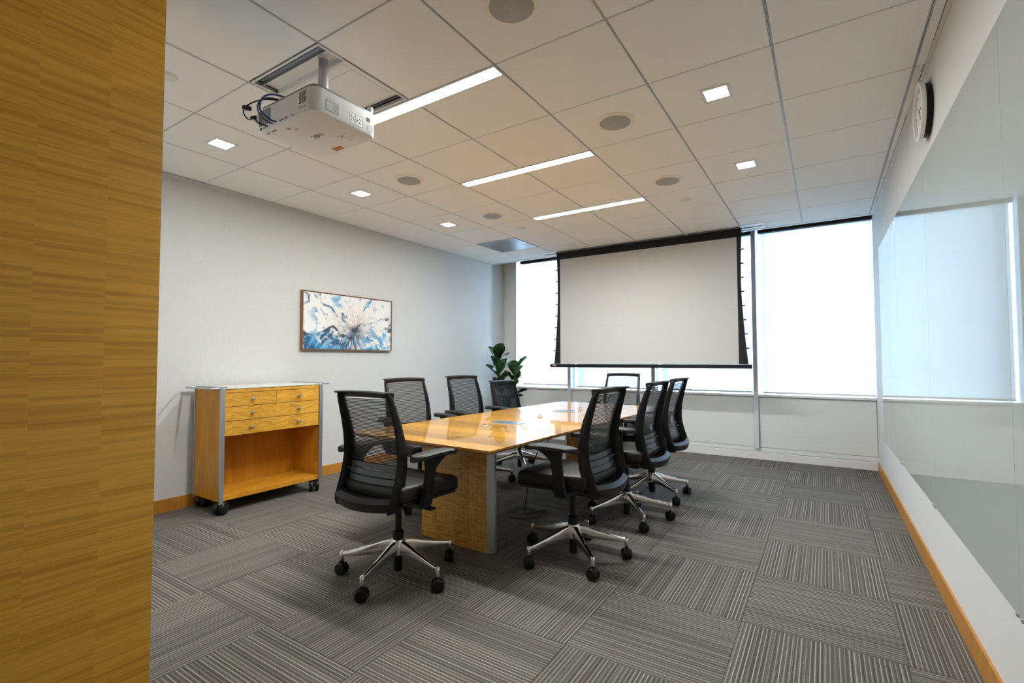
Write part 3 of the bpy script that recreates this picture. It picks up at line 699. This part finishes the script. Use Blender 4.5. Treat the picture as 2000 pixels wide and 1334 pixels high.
def slotf(bm):
    z0, z1 = ZC-oz-.004, ZC-oz+.02
    a, b = SX0-ox, SX1-ox; c, d = SY0-SY, SY1-SY
    box(bm, (a-.012, c-.012, z0), (b+.012, c+.028, z1)); box(bm, (a-.012, d-.028, z0), (b+.012, d+.012, z1))
    box(bm, (a-.012, c+.028, z0), (a+.03, d-.028, z1)); box(bm, (b-.03, c+.028, z0), (b+.012, d-.028, z1))
mk('ceiling_slot_trim', 'white_metal', slotf, ps)
mk('slot_lining', 'dark', lambda bm: box(bm, (SX0-ox+.01, SY0-SY+.02, ZC-oz+.03), (SX1-ox-.01, SY1-SY-.02, ZC-oz+.04)), ps)
mk('slot_flap', 'white_metal', lambda bm: (box(bm, (SX0-ox+.03, SY0-SY+.028, ZC-oz-.001), (-3.20-ox, SY0-SY+.10, ZC-oz+.006)), box(bm, (-.80-ox, SY0-SY+.028, ZC-oz-.001), (SX1-ox-.03, SY0-SY+.10, ZC-oz+.006))), ps)

# ------------------------------------------------------------------ painting
def art():
    m, nt, b = new_mat('abstract_pour'); b.inputs['Roughness'].default_value = .5
    tc = nt.nodes.new('ShaderNodeTexCoord'); sx = nt.nodes.new('ShaderNodeSeparateXYZ'); nt.links.new(tc.outputs['Object'], sx.inputs[0])
    # object space: y -0.6..0.6 (left->right), z -0.3..0.3
    Yv, Zv = sx.outputs[1], sx.outputs[2]
    n0 = nt.nodes.new('ShaderNodeTexNoise'); n0.inputs['Scale'].default_value = 3.4; n0.inputs['Detail'].default_value = 1.6; nt.links.new(tc.outputs['Object'], n0.inputs['Vector'])
    s0 = nt.nodes.new('ShaderNodeSeparateColor'); nt.links.new(n0.outputs['Color'], s0.inputs[0])
    y = math_node(nt, 'ADD', math_node(nt, 'SUBTRACT', Yv, 0.06), math_node(nt, 'MULTIPLY_ADD', s0.outputs[0], .26, -.13))
    z = math_node(nt, 'ADD', math_node(nt, 'ADD', Zv, 0.075), math_node(nt, 'MULTIPLY_ADD', s0.outputs[1], .24, -.12))
    r = math_node(nt, 'SQRT', math_node(nt, 'ADD', math_node(nt, 'MULTIPLY', y, y), math_node(nt, 'MULTIPLY', z, z)))
    ang = math_node(nt, 'ARCTAN2', z, y)
    cb = nt.nodes.new('ShaderNodeCombineXYZ')
    nt.links.new(math_node(nt, 'MULTIPLY', math_node(nt, 'SINE', ang), 2.6), cb.inputs[0]); nt.links.new(math_node(nt, 'MULTIPLY', math_node(nt, 'COSINE', ang), 2.6), cb.inputs[1])
    nt.links.new(math_node(nt, 'MULTIPLY', r, 4.2), cb.inputs[2])
    n1 = nt.nodes.new('ShaderNodeTexNoise'); n1.inputs['Scale'].default_value = 1.5; n1.inputs['Detail'].default_value = 8; n1.inputs['Roughness'].default_value = .62; nt.links.new(cb.outputs[0], n1.inputs['Vector'])
    n2 = nt.nodes.new('ShaderNodeTexNoise'); n2.inputs['Scale'].default_value = 2.3; n2.inputs['Detail'].default_value = 9; n2.inputs['Roughness'].default_value = .66
    ad = nt.nodes.new('ShaderNodeVectorMath'); ad.operation = 'ADD'; nt.links.new(cb.outputs[0], ad.inputs[0]); ad.inputs[1].default_value = (7.1, 3.3, 1.7); nt.links.new(ad.outputs[0], n2.inputs['Vector'])
    def mixc(f, a, bcol):
        mx = nt.nodes.new('ShaderNodeMix'); mx.data_type = 'RGBA'
        nt.links.new(f, mx.inputs['Factor'])
        if isinstance(a, tuple): mx.inputs['A'].default_value = (*a, 1)
        else: nt.links.new(a, mx.inputs['A'])
        if isinstance(bcol, tuple): mx.inputs['B'].default_value = (*bcol, 1)
        else: nt.links.new(bcol, mx.inputs['B'])
        return mx.outputs['Result']
    def rng_(v, a, b_):
        mr = nt.nodes.new('ShaderNodeMapRange'); mr.inputs[1].default_value = a; mr.inputs[2].default_value = b_; nt.links.new(v, mr.inputs[0]); return mr.outputs[0]
    low = rng_(z, .02, -.10)                       # lower half is bluer
    lowf = math_node(nt, 'MULTIPLY', low, .13)
    blue = rng_(math_node(nt, 'ADD', n1.outputs['Fac'], lowf), .545, .66)
    deep = rng_(math_node(nt, 'ADD', n2.outputs['Fac'], math_node(nt, 'MULTIPLY', lowf, math_node(nt, 'LESS_THAN', Yv, .12))), .565, .65)
    col = mixc(blue, (0.80, 0.79, 0.76), (0.10, 0.38, 0.62))
    col = mixc(deep, col, (0.015, 0.09, 0.20))
    # warm brown vein left of the centre and over it
    warm = math_node(nt, 'MULTIPLY', rng_(math_node(nt, 'ABSOLUTE', math_node(nt, 'SUBTRACT', n2.outputs['Fac'], .47)), .04, .0), rng_(r, .42, .10))
    col = mixc(math_node(nt, 'MULTIPLY', warm, .85), col, (0.58, 0.30, 0.07))
    vein = math_node(nt, 'MULTIPLY', rng_(math_node(nt, 'ABSOLUTE', math_node(nt, 'SUBTRACT', n1.outputs['Fac'], .50)), .022, .006), rng_(r, .22, .06))
    col = mixc(vein, col, (0.02, 0.03, 0.05))
    lim = math_node(nt, 'ABSOLUTE', math_node(nt, 'ADD', math_node(nt, 'ADD', Zv, .105), math_node(nt, 'ADD', math_node(nt, 'MULTIPLY', Yv, -.16), math_node(nt, 'MULTIPLY_ADD', s0.outputs[2], .5, -.25))))
    limb = math_node(nt, 'MULTIPLY', rng_(lim, .030, .008), rng_(Yv, .22, .10))
    col = mixc(math_node(nt, 'MULTIPLY', limb, rng_(n2.outputs['Fac'], .40, .50)), col, (0.03, 0.035, 0.045))
    lim2 = math_node(nt, 'ABSOLUTE', math_node(nt, 'ADD', math_node(nt, 'ADD', Zv, -.02), math_node(nt, 'ADD', math_node(nt, 'MULTIPLY', Yv, .55), math_node(nt, 'MULTIPLY_ADD', s0.outputs[0], .3, -.15))))
    limb2 = math_node(nt, 'MULTIPLY', rng_(lim2, .022, .004), rng_(Yv, .0, -.12))
    col = mixc(math_node(nt, 'MULTIPLY', limb2, rng_(n1.outputs['Fac'], .42, .52)), col, (0.03, 0.12, 0.22))
    core = rng_(r, .075, .02); col = mixc(core, col, (0.025, 0.035, 0.05))
    nt.links.new(col, b.inputs['Base Color']); return m
M['art'] = art()
yc, zc = 3.55, 1.635
pt = empty('painting', 'framed blue and white abstract painting on left wall', 'painting', (xl(yc)+.002, yc, zc))
pt.rotation_euler = (0, 0, -math.atan(.0102))
hw, hh = .597, .307
mk('canvas', 'art', lambda bm: box(bm, (.006, -hw+.012, -hh+.012), (.034, hw-.012, hh-.012)), pt)
M['frame_wood'] = plain('frame_walnut', (0.23, 0.105, 0.035), 0.4)
def frm(bm):
    for a, b in (((-hw, -hh), (-hw+.008, hh)), ((hw-.008, -hh), (hw, hh)), ((-hw+.008, -hh), (hw-.008, -hh+.008)), ((-hw+.008, hh-.008), (hw-.008, hh))):
        box(bm, (0, a[0], a[1]), (.042, b[0], b[1]))
mk('frame', 'frame_wood', frm, pt)

# ------------------------------------------------------------------ cabinet on casters
cb = empty('credenza', 'rolling maple credenza with drawers and open lower shelf', 'cabinet', (-4.235, 2.425, 0))
FX, BX = .215, -.205                         # front, back (x local)
YL, YR = -.462, .462
mk('side_panel', 'maple_plain', lambda bm: box(bm, (BX, YL+.006, .105), (FX-.012, YL+.026, .992)), cb)
mk('side_panel', 'maple_plain', lambda bm: box(bm, (BX, YR-.026, .092), (FX-.012, YR-.006, .992)), cb)
mk('back_panel', 'maple_plain', lambda bm: box(bm, (BX, YL+.026, .11), (BX+.012, YR-.026, .97)), cb)
mk('bottom_shelf', 'maple_plain', lambda bm: box(bm, (BX+.012, YL+.028, .108), (FX-.008, YR-.028, .145), .001, 1), cb)
mk('drawer_deck', 'maple_plain', lambda bm: (box(bm, (BX+.012, YL+.027, .612), (FX-.03, YR-.027, .628)), box(bm, (FX-.03, YL+.027, .628), (FX-.026, YR-.027, .96))), cb)
mk('top_rail', 'maple_draw', lambda bm: box(bm, (FX-.026, YL+.028, .962), (FX-.006, YR-.028, .990), .001, 1), cb)
mk('top', 'cab_top', lambda bm: box(bm, (BX, YL+.006, .992), (FX, YR-.006, 1.004), .002, 1), cb)
for y0_, y1_ in ((YL, YL+.034), (YR-.034, YR)):
    mk('post', 'alu', lambda bm: box(bm, (FX-.014, y0_, .088), (FX+.006, y1_, .996), .002, 1), cb)
    mk('rear_post', 'alu', lambda bm: box(bm, (BX-.012, y0_, .088), (BX, y1_, .996), .001, 1), cb)
def drawer(y0_, y1_, z0_, z1_, knobs):
    d = mk('drawer', 'maple_draw', lambda bm: box(bm, (FX-.024, y0_, z0_), (FX-.004, y1_, z1_), .0012, 1), cb)
    for k_ in knobs:
        mk('knob', 'alu', lambda bm: lathe(bm, [(.005, 0), (.005, .012), (.012, .016), (.013, .024), (.009, .029), (.002, .030)], (FX-.004, k_, (z0_+z1_)/2), 0, 20), d, smooth=True)
drawer(YL+.037, .003, .851, .958, [-.205]); drawer(.007, YR-.037, .851, .958, [.215])
drawer(YL+.037, YR-.037, .735, .847, [-.208, .213]); drawer(YL+.037, YR-.037, .616, .731, [-.210, .211])
# top bars / handles
for s in (-1, 1):
    ye = s*.462
    def rail(bm):
        box(bm, (FX-.03, min(ye, ye+s*.075), .992), (FX+.004, max(ye, ye+s*.075), 1.008), .006, 2)
        box(bm, (BX-.01, min(ye, ye+s*.075), .992), (BX+.024, max(ye, ye+s*.075), 1.008), .006, 2)
        tube(bm, [(FX-.012, ye+s*.068, 1.0), (BX+.008, ye+s*.068, 1.0)], .008, 10)
        box(bm, (BX+.0, min(ye-s*.05, ye), 1.004), (FX+.004, max(ye-s*.05, ye), 1.010), .001, 1)
    mk('push_handle', 'alu', rail, cb, smooth=True)
for yy in (YL+.16, YR-.16):
    mk('shelf_pin_hole', 'ink', lambda bm: (cyl(bm, (BX+.0119, yy, .40), .005, .001, 0, 10), cyl(bm, (BX+.0119, yy, .27), .005, .001, 0, 10)), cb)
for xx in (-.12, .15):
    for zz in (.28, .50): mk('shelf_pin_hole', 'ink', lambda bm: cyl(bm, (xx, YR-.0272, zz), .005, .001, 1, 10), cb)
bm = bmesh.new()
for s in (-1, 1):
    lathe(bm, [(.028, s*.006), (.046, s*.008), (.050, s*.014), (.050, s*.034), (.044, s*.041), (.01, s*.043)], axis=0, seg=26)
cw_m = fin_mesh('wheel', bm, 'black', True)
bm = bmesh.new(); box(bm, (-.006, -.03, -.005), (.006, .03, .046), .003, 1); cyl(bm, (0, 0, .035), .014, .024, 2, 14); cf_m = fin_mesh('caster', bm, 'black', True)
for (x_, y_, a_) in ((FX-.03, YL+.03, R(35)), (FX-.03, YR-.06, R(60)), (BX+.05, YL+.06, R(20)), (BX+.05, YR-.06, R(80))):
    k = link('caster', cf_m, cb, (x_, y_, .0505), (0, 0, a_)); link('wheel', cw_m, k, (0, 0, 0))

# ------------------------------------------------------------------ conference table
tb = empty('conference_table', 'long glossy maple conference table on two slab legs', 'table', (-2.06, 3.6, 0), R(-2.5))
TW, TL, TZ = .61, 1.46, .735
def under(bm):
    prs = [(TW, TL, TZ-.003), (TW, TL, TZ-.012), (TW-.05, TL-.05, TZ-.034)]
    loft(bm, [[(-a, -b, z), (a, -b, z), (a, b, z), (-a, b, z)] for a, b, z in prs])
mk('top_edge', 'maple_edge', under, tb)
NS = 20; sw = 2*TL/NS
bm = bmesh.new(); box(bm, (-TW, -sw/2, -.003), (TW, sw/2, 0)); stm = fin_mesh('veneer_strip', bm, 'maple_table')
for k in range(NS): link('veneer_strip', stm, tb, (0, -TL+sw*(k+.5), TZ))
for s in (-1, 1):
    y0_ = s*1.04
    slab = mk('slab_leg', 'maple_edge', lambda bm: box(bm, (-.29, y0_-.040, .002), (.29, y0_+.040, TZ-.034)), tb)
    bm = bmesh.new(); box(bm, (-.0725, -.002, -.35), (.0725, .002, .35)); pm = fin_mesh('veneer_leaf', bm, 'maple_panel')
    for fy in (-1, 1):
        for q_ in range(4): link('veneer_leaf', pm, slab, (-.29+.0725+.145*q_, y0_+fy*.0415, .352))
    for sx_ in (-1, 1):
        a, b = sx_*.29, sx_*.325
        mk('edge_cap', 'alu', lambda bm: prism(bm, [(a, y0_-.044), (b, y0_-.010), (b, y0_+.010), (a, y0_+.044)], .001, TZ-.034), slab)
mk('spine_beam', 'black', lambda bm: box(bm, (-.05, -.99, TZ-.11), (.05, .99, TZ-.036)), tb)
# flush power boxes and microphone buttons
def loc_tb(x, y):
    d = Vector((x+2.06, y-3.6)); a = R(2.5); return (d.x*math.cos(a)-d.y*math.sin(a), d.x*math.sin(a)+d.y*math.cos(a))
for (x, y), l in (((-2.085, 3.136), 'flush metal power box in table top nearer the camera'), ((-2.055, 4.137), 'flush metal power box in table top nearer the window')):
    t = empty('power_box', l, 'power box', (x, y, TZ), R(-2.5), 'table power boxes')
    mk('rim', 'alu', lambda bm: [box(bm, a, b) for a, b in (((-.128, -.08, 0), (.128, -.073, .003)), ((-.128, .073, 0), (.128, .08, .003)), ((-.128, -.073, 0), (-.121, .073, .003)), ((.121, -.073, 0), (.128, .073, .003)))], t)
    mk('lid', 'lid', lambda bm: box(bm, (-.120, -.072, 0), (.120, .072, .0022), .0006, 1), t)
    mk('finger_slot', 'ink', lambda bm: box(bm, (-.03, .058, .0018), (.03, .068, .0026)), t)
for (x, y), l in (((-2.11, 2.89), 'small metal button near the table\'s front power box'), ((-2.052, 3.6), 'small metal button at the table\'s centre'), ((-2.031, 4.364), 'small metal button near the table\'s far end')):
    t = empty('table_button', l, 'button', (x, y, TZ), 0, 'metal table buttons')
    mk('ring', 'chrome', lambda bm: lathe(bm, [(.020, 0), (.020, .006), (.016, .010), (.010, .011)], seg=22), t, smooth=True)
    mk('cap', 'black', lambda bm: lathe(bm, [(.0095, .010), (.0095, .013), (.004, .0145)], seg=18), t, smooth=True)

# ------------------------------------------------------------------ office chairs
def interp(tab, v):
    if v <= tab[0][0]: return tab[0][1]
    for (a, b), (c, d) in zip(tab, tab[1:]):
        if v <= c: return b+(d-b)*(v-a)/(c-a)
    return tab[-1][1]
BY = [(.43, -.208), (.50, -.188), (.57, -.166), (.63, -.152), (.71, -.147), (.80, -.160), (.89, -.187), (.97, -.218), (1.05, -.250)]
HWID = [(.43, .200), (.465, .211), (.50, .217), (.62, .219), (.85, .212), (1.0, .205), (1.03, .201), (1.045, .194), (1.055, .182)]
CM = {}
def build_chair_meshes():
    def side(s):
        bm = bmesh.new(); rings = []
        zs = [.438, .45, .465, .485, .52, .56, .60, .65, .70, .76, .82, .88, .94, .99, 1.02, 1.034, 1.044, 1.051]
        for z in zs:
            y = interp(BY, z); hwid = interp(HWID, z); d = interp([(.43, .060), (.46, .082), (.55, .080), (.75, .066), (.9, .052), (1.05, .034)], z); wx = interp([(.42, .026), (.6, .024), (1.05, .022)], z)
            xo = s*hwid; xi = s*(hwid-wx)
            rings.append([(xi, y+.004, z), (s*(hwid-.004), y, z), (xo, y-.012, z), (xo-s*.002, y-d+.01, z), (s*(hwid-.010), y-d, z), (xi, y-d+.02, z)])
        loft(bm, rings); return fin_mesh('back_rail', bm, 'black', True)
    CM['railL'] = side(-1); CM['railR'] = side(1)
    bm = bmesh.new()
    rings = []
    for k in range(17):                       # top rail with backward lip
        x = -.196+.392*k/16; e = abs(x)/.196; zc_ = 1.050+.006*(1-e*e); yy = -.246-.010*(1-e*e)
        rings.append([(x, yy+.012, zc_-.030), (x, yy+.016, zc_-.004), (x, yy+.004, zc_+.004), (x, yy-.046, zc_+.006), (x, yy-.052, zc_+.001), (x, yy-.044, zc_-.004), (x, yy-.006, zc_-.010), (x, yy, zc_-.030)])
    loft(bm, rings); CM['top'] = fin_mesh('top_rail', bm, 'black', True)
    bm = bmesh.new(); rings = []
    for k in range(17):                       # bowl shaped lower cross bar
        x = -.210+.42*k/16; e = 1-(x/.210)**2; y = -.228-.040*e; z = .452-.012*e
        rings.append([(x, y+.065, z+.030), (x, y+.030, z+.062), (x, y-.018, z+.066), (x, y-.046, z+.044), (x, y-.038, z), (x, y+.03, z-.010)])
    loft(bm, rings); CM['low'] = fin_mesh('lower_crossbar', bm, 'black', True)
    def strands(h):
        bm = bmesh.new(); z = .505
        while z < 1.025:
            hw_ = interp(HWID, z)-.014; y = interp(BY, z)-.012
            rings = []
            for k in range(7):
                x = -hw_+2*hw_*k/6; b_ = .022*(1-(x/hw_)**2)
                rings.append([(x, y-b_+.0012, z-h/2), (x, y-b_+.0012, z+h/2), (x, y-b_-.0012, z+h/2), (x, y-b_-.0012, z-h/2)])
            loft(bm, rings); z += .0080
        return fin_mesh('mesh_panel', bm, 'mesh')
    CM['mesh'] = strands(.0052); CM['mesh_dense'] = strands(.0072); CM['mesh_open'] = strands(.0032)
    bm = bmesh.new()
    def lum(zc_):
        bm = bmesh.new(); rings = []
        for k in range(9):
            hw_ = interp(HWID, zc_)-.03; x = -hw_+2*hw_*k/8; b_ = .022*(1-(x/hw_)**2)
            rows = []
            for z, dy in ((zc_-.015, -.022), (zc_+.015, -.022), (zc_+.015, -.027), (zc_-.015, -.027)): rows.append((x, interp(BY, z)+dy-b_, z))
            rings.append(rows)
        loft(bm, rings); return fin_mesh('lumbar_slat', bm, 'lumbar', True)
    bm.free(); CM['lum'] = [lum(z) for z in (.578, .614, .650)]
    bm = bmesh.new(); lathe(bm, [(.007, 0), (.008, .006), (.005, .012)], axis=0, seg=12); CM['knob'] = fin_mesh('lumbar_knob', bm, 'chrome', True)
    bm = bmesh.new(); box(bm, (-.243, -.215, .478), (.243, .275, .566), .030, 4)
    for v in bm.verts:
        if v.co.y > .10: v.co.z -= .030*((v.co.y-.10)/.16)**2
        if v.co.z > .53: v.co.z -= .010*(1-(v.co.x/.245)**2)*(1 if v.co.y < .18 else .4)
        f = 1-.05*max(0, (v.co.y-.1)/.16); v.co.x *= f
    CM['seat'] = fin_mesh('seat', bm, 'seat', True)
    bm = bmesh.new(); box(bm, (-.225, -.195, .462), (.225, .245, .480), .006, 2)
    for v in bm.verts:
        if v.co.y > .10: v.co.z -= .026*((v.co.y-.10)/.16)**2
    CM['pan'] = fin_mesh('seat_pan', bm, 'black', True)
    bm = bmesh.new(); box(bm, (-.075, -.13, .400), (.075, .12, .464), .012, 2); box(bm, (-.05, -.23, .43), (.05, -.12, .460), .008, 2); CM['mech'] = fin_mesh('mechanism', bm, 'black', True)
    bm = bmesh.new(); cyl(bm, (0, .07, .352), .030, .045, 2, 20, .036); CM['tension'] = fin_mesh('tension_knob', bm, 'black', True)
    bm = bmesh.new(); tube(bm, smooth_path([(.07, .02, .43), (.15, .03, .425), (.20, .02, .41)], 5), .0055, 8); box(bm, (.185, -.005, .398), (.245, .045, .410), .004, 2); CM['lever'] = fin_mesh('lever', bm, 'black', True)
    bm = bmesh.new(); lathe(bm, [(.031, .195), (.032, .250), (.026, .254), (.0185, .256), (.0185, .40)], seg=22); CM['col'] = fin_mesh('gas_column', bm, 'black', True)
    bm = bmesh.new(); lathe(bm, [(.022, .028), (.024, .034), (.024, .135), (.02, .14)], seg=20); CM['lowcol'] = fin_mesh('column_sleeve', bm, 'black', True)
    bm = bmesh.new(); lathe(bm, [(.030, .118), (.045, .124), (.046, .190), (.036, .206), (.030, .208)], seg=24); CM['hub'] = fin_mesh('hub', bm, 'chrome', True)
    bm = bmesh.new(); rings = []
    for r_, zb, zt, w_ in ((.034, .122, .198, .024), (.08, .124, .190, .023), (.15, .118, .168, .019), (.23, .110, .147, .015), (.295, .104, .131, .013), (.325, .102, .126, .012)):
        rings.append([(r_, -w_*.75, zb), (r_, w_*.75, zb), (r_, w_, zb+(zt-zb)*.45), (r_, w_*.62, zt-.002), (r_, 0, zt+.002), (r_, -w_*.62, zt-.002), (r_, -w_, zb+(zt-zb)*.45)])
    loft(bm, rings); lathe(bm, [(.0115, .078), (.013, .082), (.013, .124), (.009, .129)], (.325, 0, 0), seg=14)
    CM['leg'] = fin_mesh('leg', bm, 'chrome', True)
    bm = bmesh.new()
    for s in (-1, 1): lathe(bm, [(.016, s*.004), (.031, s*.005), (.034, s*.010), (.034, s*.021), (.029, s*.026), (.008, s*.028)], axis=0, seg=22)
    CM['wheel'] = fin_mesh('wheel', bm, 'black', True)
    bm = bmesh.new()
    rings = []
    for k in range(9):
        a = R(-20)+R(220)*k/8; c_, s_ = math.cos(a), math.sin(a)
        rings.append([(-.004, c_*.028, s_*.028), (.004, c_*.028, s_*.028), (.004, c_*.037, s_*.037), (-.004, c_*.037, s_*.037)])
    loft(bm, rings); cyl(bm, (0, .0, .03), .010, .024, 2, 12)
    CM['caster'] = fin_mesh('caster', bm, 'black', True)
    def arm(s):
        bm = bmesh.new(); rings = []
        for z, ya, yb_, xc, wx in ((.452, -.105, -.020, .262, .016), (.50, -.100, -.022, .272, .015), (.58, -.094, -.018, .281, .013), (.64, -.090, -.006, .284, .012), (.672, -.090, .030, .284, .013), (.704, -.095, .085, .284, .018)):
            rings.append([(s*(xc-wx), ya+.008, z), (s*xc, ya, z), (s*(xc+wx), ya+.008, z), (s*(xc+wx), yb_-.008, z), (s*xc, yb_, z), (s*(xc-wx), yb_-.008, z)])
        loft(bm, rings); box(bm, (min(s*.12, s*.272), -.10, .434), (max(s*.12, s*.272), -.024, .463), .004, 1)
        return fin_mesh('arm_post', bm, 'black', True)
    CM['armL'] = arm(-1); CM['armR'] = arm(1)
    bm = bmesh.new(); rings = []
    for k in range(13):
        y = -.185+.345*k/12; t = k/12; wd = .046*min(1, (math.sin(PI*min(1, max(.06, t*1.0)))*2.2))**.5 if 0 < k < 12 else .016
        wd = min(.046, wd); z = .721-.010*(2*t-1)**2*(1.3 if t > .5 else .6)
        rings.append([(-wd, y, z-.012), (-wd*.7, y, z-.018), (wd*.7, y, z-.018), (wd, y, z-.012), (wd, y, z+.004), (wd*.75, y, z+.012), (0, y, z+.014), (-wd*.75, y, z+.012), (-wd, y, z+.004)])
    loft(bm, rings); CM['pad'] = fin_mesh('arm_pad', bm, 'black_soft', True)
build_chair_meshes()
def chair(x, y, face, base, label, mesh='mesh', drop=0.0):
    """face / base: degrees, world bearing of the seat front / of one star leg"""
    t = empty('office_chair', label, 'chair', (x, y, 0), R(face)-PI/2, 'mesh office chairs around the table')
    for n, k in (('back_rail', 'railL'), ('back_rail', 'railR'), ('top_rail', 'top'), ('lower_crossbar', 'low'), ('mesh_panel', mesh), ('seat', 'seat'), ('seat_pan', 'pan'), ('mechanism', 'mech'), ('tension_knob', 'tension'), ('lever', 'lever'), ('gas_column', 'col'), ('column_sleeve', 'lowcol'), ('hub', 'hub')):
        o = link(n, CM[k], t, (0, 0, 0 if n in ('hub', 'column_sleeve') else -drop))
        if n == 'mesh_panel': o['kind'] = 'stuff'
    for m in CM['lum']: link('lumbar_slat', m, t, (0, 0, -drop))
    link('lumbar_knob', CM['knob'], t, (.19, -.19, .62-drop)); link('lumbar_knob', CM['knob'], t, (-.19, -.19, .62-drop), (0, 0, PI))
    for s, k in ((-1, 'armL'), (1, 'armR')):
        a = link('arm_post', CM[k], t, (0, 0, -drop)); link('arm_pad', CM['pad'], a, (s*.282, 0, 0))
    rb = R(base)-(R(face)-PI/2); rg = random.Random(int(abs(x*1000+y*77)))
    for k in range(5):
        a = rb+k*2*PI/5; link('leg', CM['leg'], t, (0, 0, 0), (0, 0, a))
        c = link('caster', CM['caster'], t, (.325*math.cos(a), .325*math.sin(a), .034), (0, 0, rg.uniform(0, 2*PI)))
        link('wheel', CM['wheel'], c)
    return t
chair(-2.073, 1.995, 91, -77, 'black mesh office chair nearest the camera at table\'s front end')
chair(-1.342, 2.763, 177, -117, 'black mesh office chair nearest the camera on table\'s right side')
chair(-1.319, 3.657, 178, -49, 'middle black mesh office chair on table\'s right side')
chair(-1.345, 4.39, 178, -36, 'black mesh office chair on right side closest to the window wall')
chair(-2.02, 5.28, -90, 20, 'black mesh office chair at the table\'s far end under the screen', 'mesh_open')
chair(-2.955, 3.09, -14, 10, 'black mesh office chair on left side, below the painting\'s right end')
chair(-2.92, 3.90, -8, 40, 'middle black mesh office chair on table\'s left side')
chair(-2.90, 4.62, -8, 25, 'black dense mesh office chair in front of the plant', 'mesh_dense', .075)

# ------------------------------------------------------------------ fiddle leaf fig in the corner
pl = empty('potted_fig', 'fiddle leaf fig with broad green leaves in window corner', 'plant', (-4.03, 5.98, 0))
mk('pot', 'pot', lambda bm: lathe(bm, [(.12, 0), (.135, .01), (.165, .30), (.170, .32), (.155, .32), (.150, .28)], seg=32), pl, smooth=True)
mk('soil', 'soil', lambda bm: cyl(bm, (0, 0, .26), .151, .02, 2, 24), pl)
st1 = [(0, 0, .27), (-.02, .01, .55), (-.06, .0, .85), (-.08, -.01, 1.10), (-.09, -.01, 1.24)]
st2 = [(.02, 0, .27), (.08, -.03, .5), (.17, -.05, .72), (.23, -.06, .92), (.25, -.06, 1.04)]
for s_ in (st1, st2): mk('stem', 'stem', lambda bm: tube(bm, smooth_path(s_, 6), .010, 8), pl, smooth=True)
def leafm(bm):
    NL, NWd = 9, 6; rows = []
    for i in range(NL+1):
        t = i/NL; wd = .085*(math.sin(PI*min(1, t**1.25*.93+.03))**.75)*(1 if t < .98 else .55)
        row = []
        for j in range(NWd+1):
            s = -1+2*j/NWd
            zz = .030*abs(s)**1.3*1.2-.10*t*t*.45+.008*math.sin(t*14+s*3)*abs(s)
            row.append(bm.verts.new((s*wd, t*.26, zz)))
        rows.append(row)
    for a, b in zip(rows, rows[1:]):
        for j in range(NWd): bm.faces.new((a[j], a[j+1], b[j+1], b[j]))
    r_ = bmesh.ops.solidify(bm, geom=bm.faces[:], thickness=.0015)
bm = bmesh.new(); leafm(bm); lfm = fin_mesh('leaf', bm, 'leaf', True)
rg = random.Random(11)
def put_leaves(path, zs, az0, sc0):
    P = smooth_path(path, 10)
    for n, z in enumerate(zs):
        p = min(P, key=lambda q: abs(q.z-z)); az = az0+n*R(137.5)+rg.uniform(-.2, .2)
        el = R(28+40*(z-zs[0])/(zs[-1]-zs[0]+.01))+rg.uniform(-.12, .12)
        d = Vector((math.cos(az)*math.cos(el), math.sin(az)*math.cos(el), math.sin(el)))
        sx_ = d.cross(Vector((0, 0, 1))).normalized(); up = sx_.cross(d).normalized()
        m = Matrix((sx_, d, up)).transposed().to_4x4(); s_ = sc0*rg.uniform(.85, 1.1)
        # keep clear of the two walls
        tip = Vector((-4.03, 5.98, 0))+p+d*.26*s_
        if tip.x < xl(6.2)+.03 or tip.y > 6.56: s_ *= .8
        if tip.x < xl(6.2)-.02 or tip.y > 6.62: continue
        link('leaf', lfm, pl, p, m.to_euler(), (s_, s_, s_))
put_leaves(st1, [.58, .70, .80, .87, .93, .98, 1.03, 1.08, 1.13, 1.17, 1.21, 1.24], .4, 1.12)
put_leaves(st2, [.45, .58, .66, .73, .79, .84, .89, .93, .97, 1.01, 1.04], 2.1, 1.02)

# ------------------------------------------------------------------ cables under the table
cable('coiled_floor_cable', 'black', [(-1.66, 2.95, .69), (-1.80, 3.05, .45), (-1.93, 3.16, .15), (-1.96, 3.22, .02), (-1.99, 3.36, .006), (-1.92, 3.46, .006), (-1.90, 3.34, .006), (-1.95, 3.20, .007), (-2.08, 3.17, .006), (-2.16, 3.27, .006), (-2.10, 3.42, .006), (-2.0, 3.42, .012), (-1.99, 3.35, .016), (-2.04, 3.24, .012)], .0035, 'black cable coiled on carpet beneath the table')
cable('hanging_cable', 'black', [(-1.95, 2.75, .68), (-1.85, 2.95, .60), (-1.8, 3.2, .58), (-1.85, 3.45, .64), (-1.95, 3.6, .68)], .0028, 'thin black cable sagging beneath the table top')
cable('looped_cable', 'black', [(-2.10, 4.30, .68), (-2.08, 4.34, .58), (-2.10, 4.38, .48), (-2.16, 4.42, .45)], .0032, 'black cable loop beside the table\'s far slab leg')
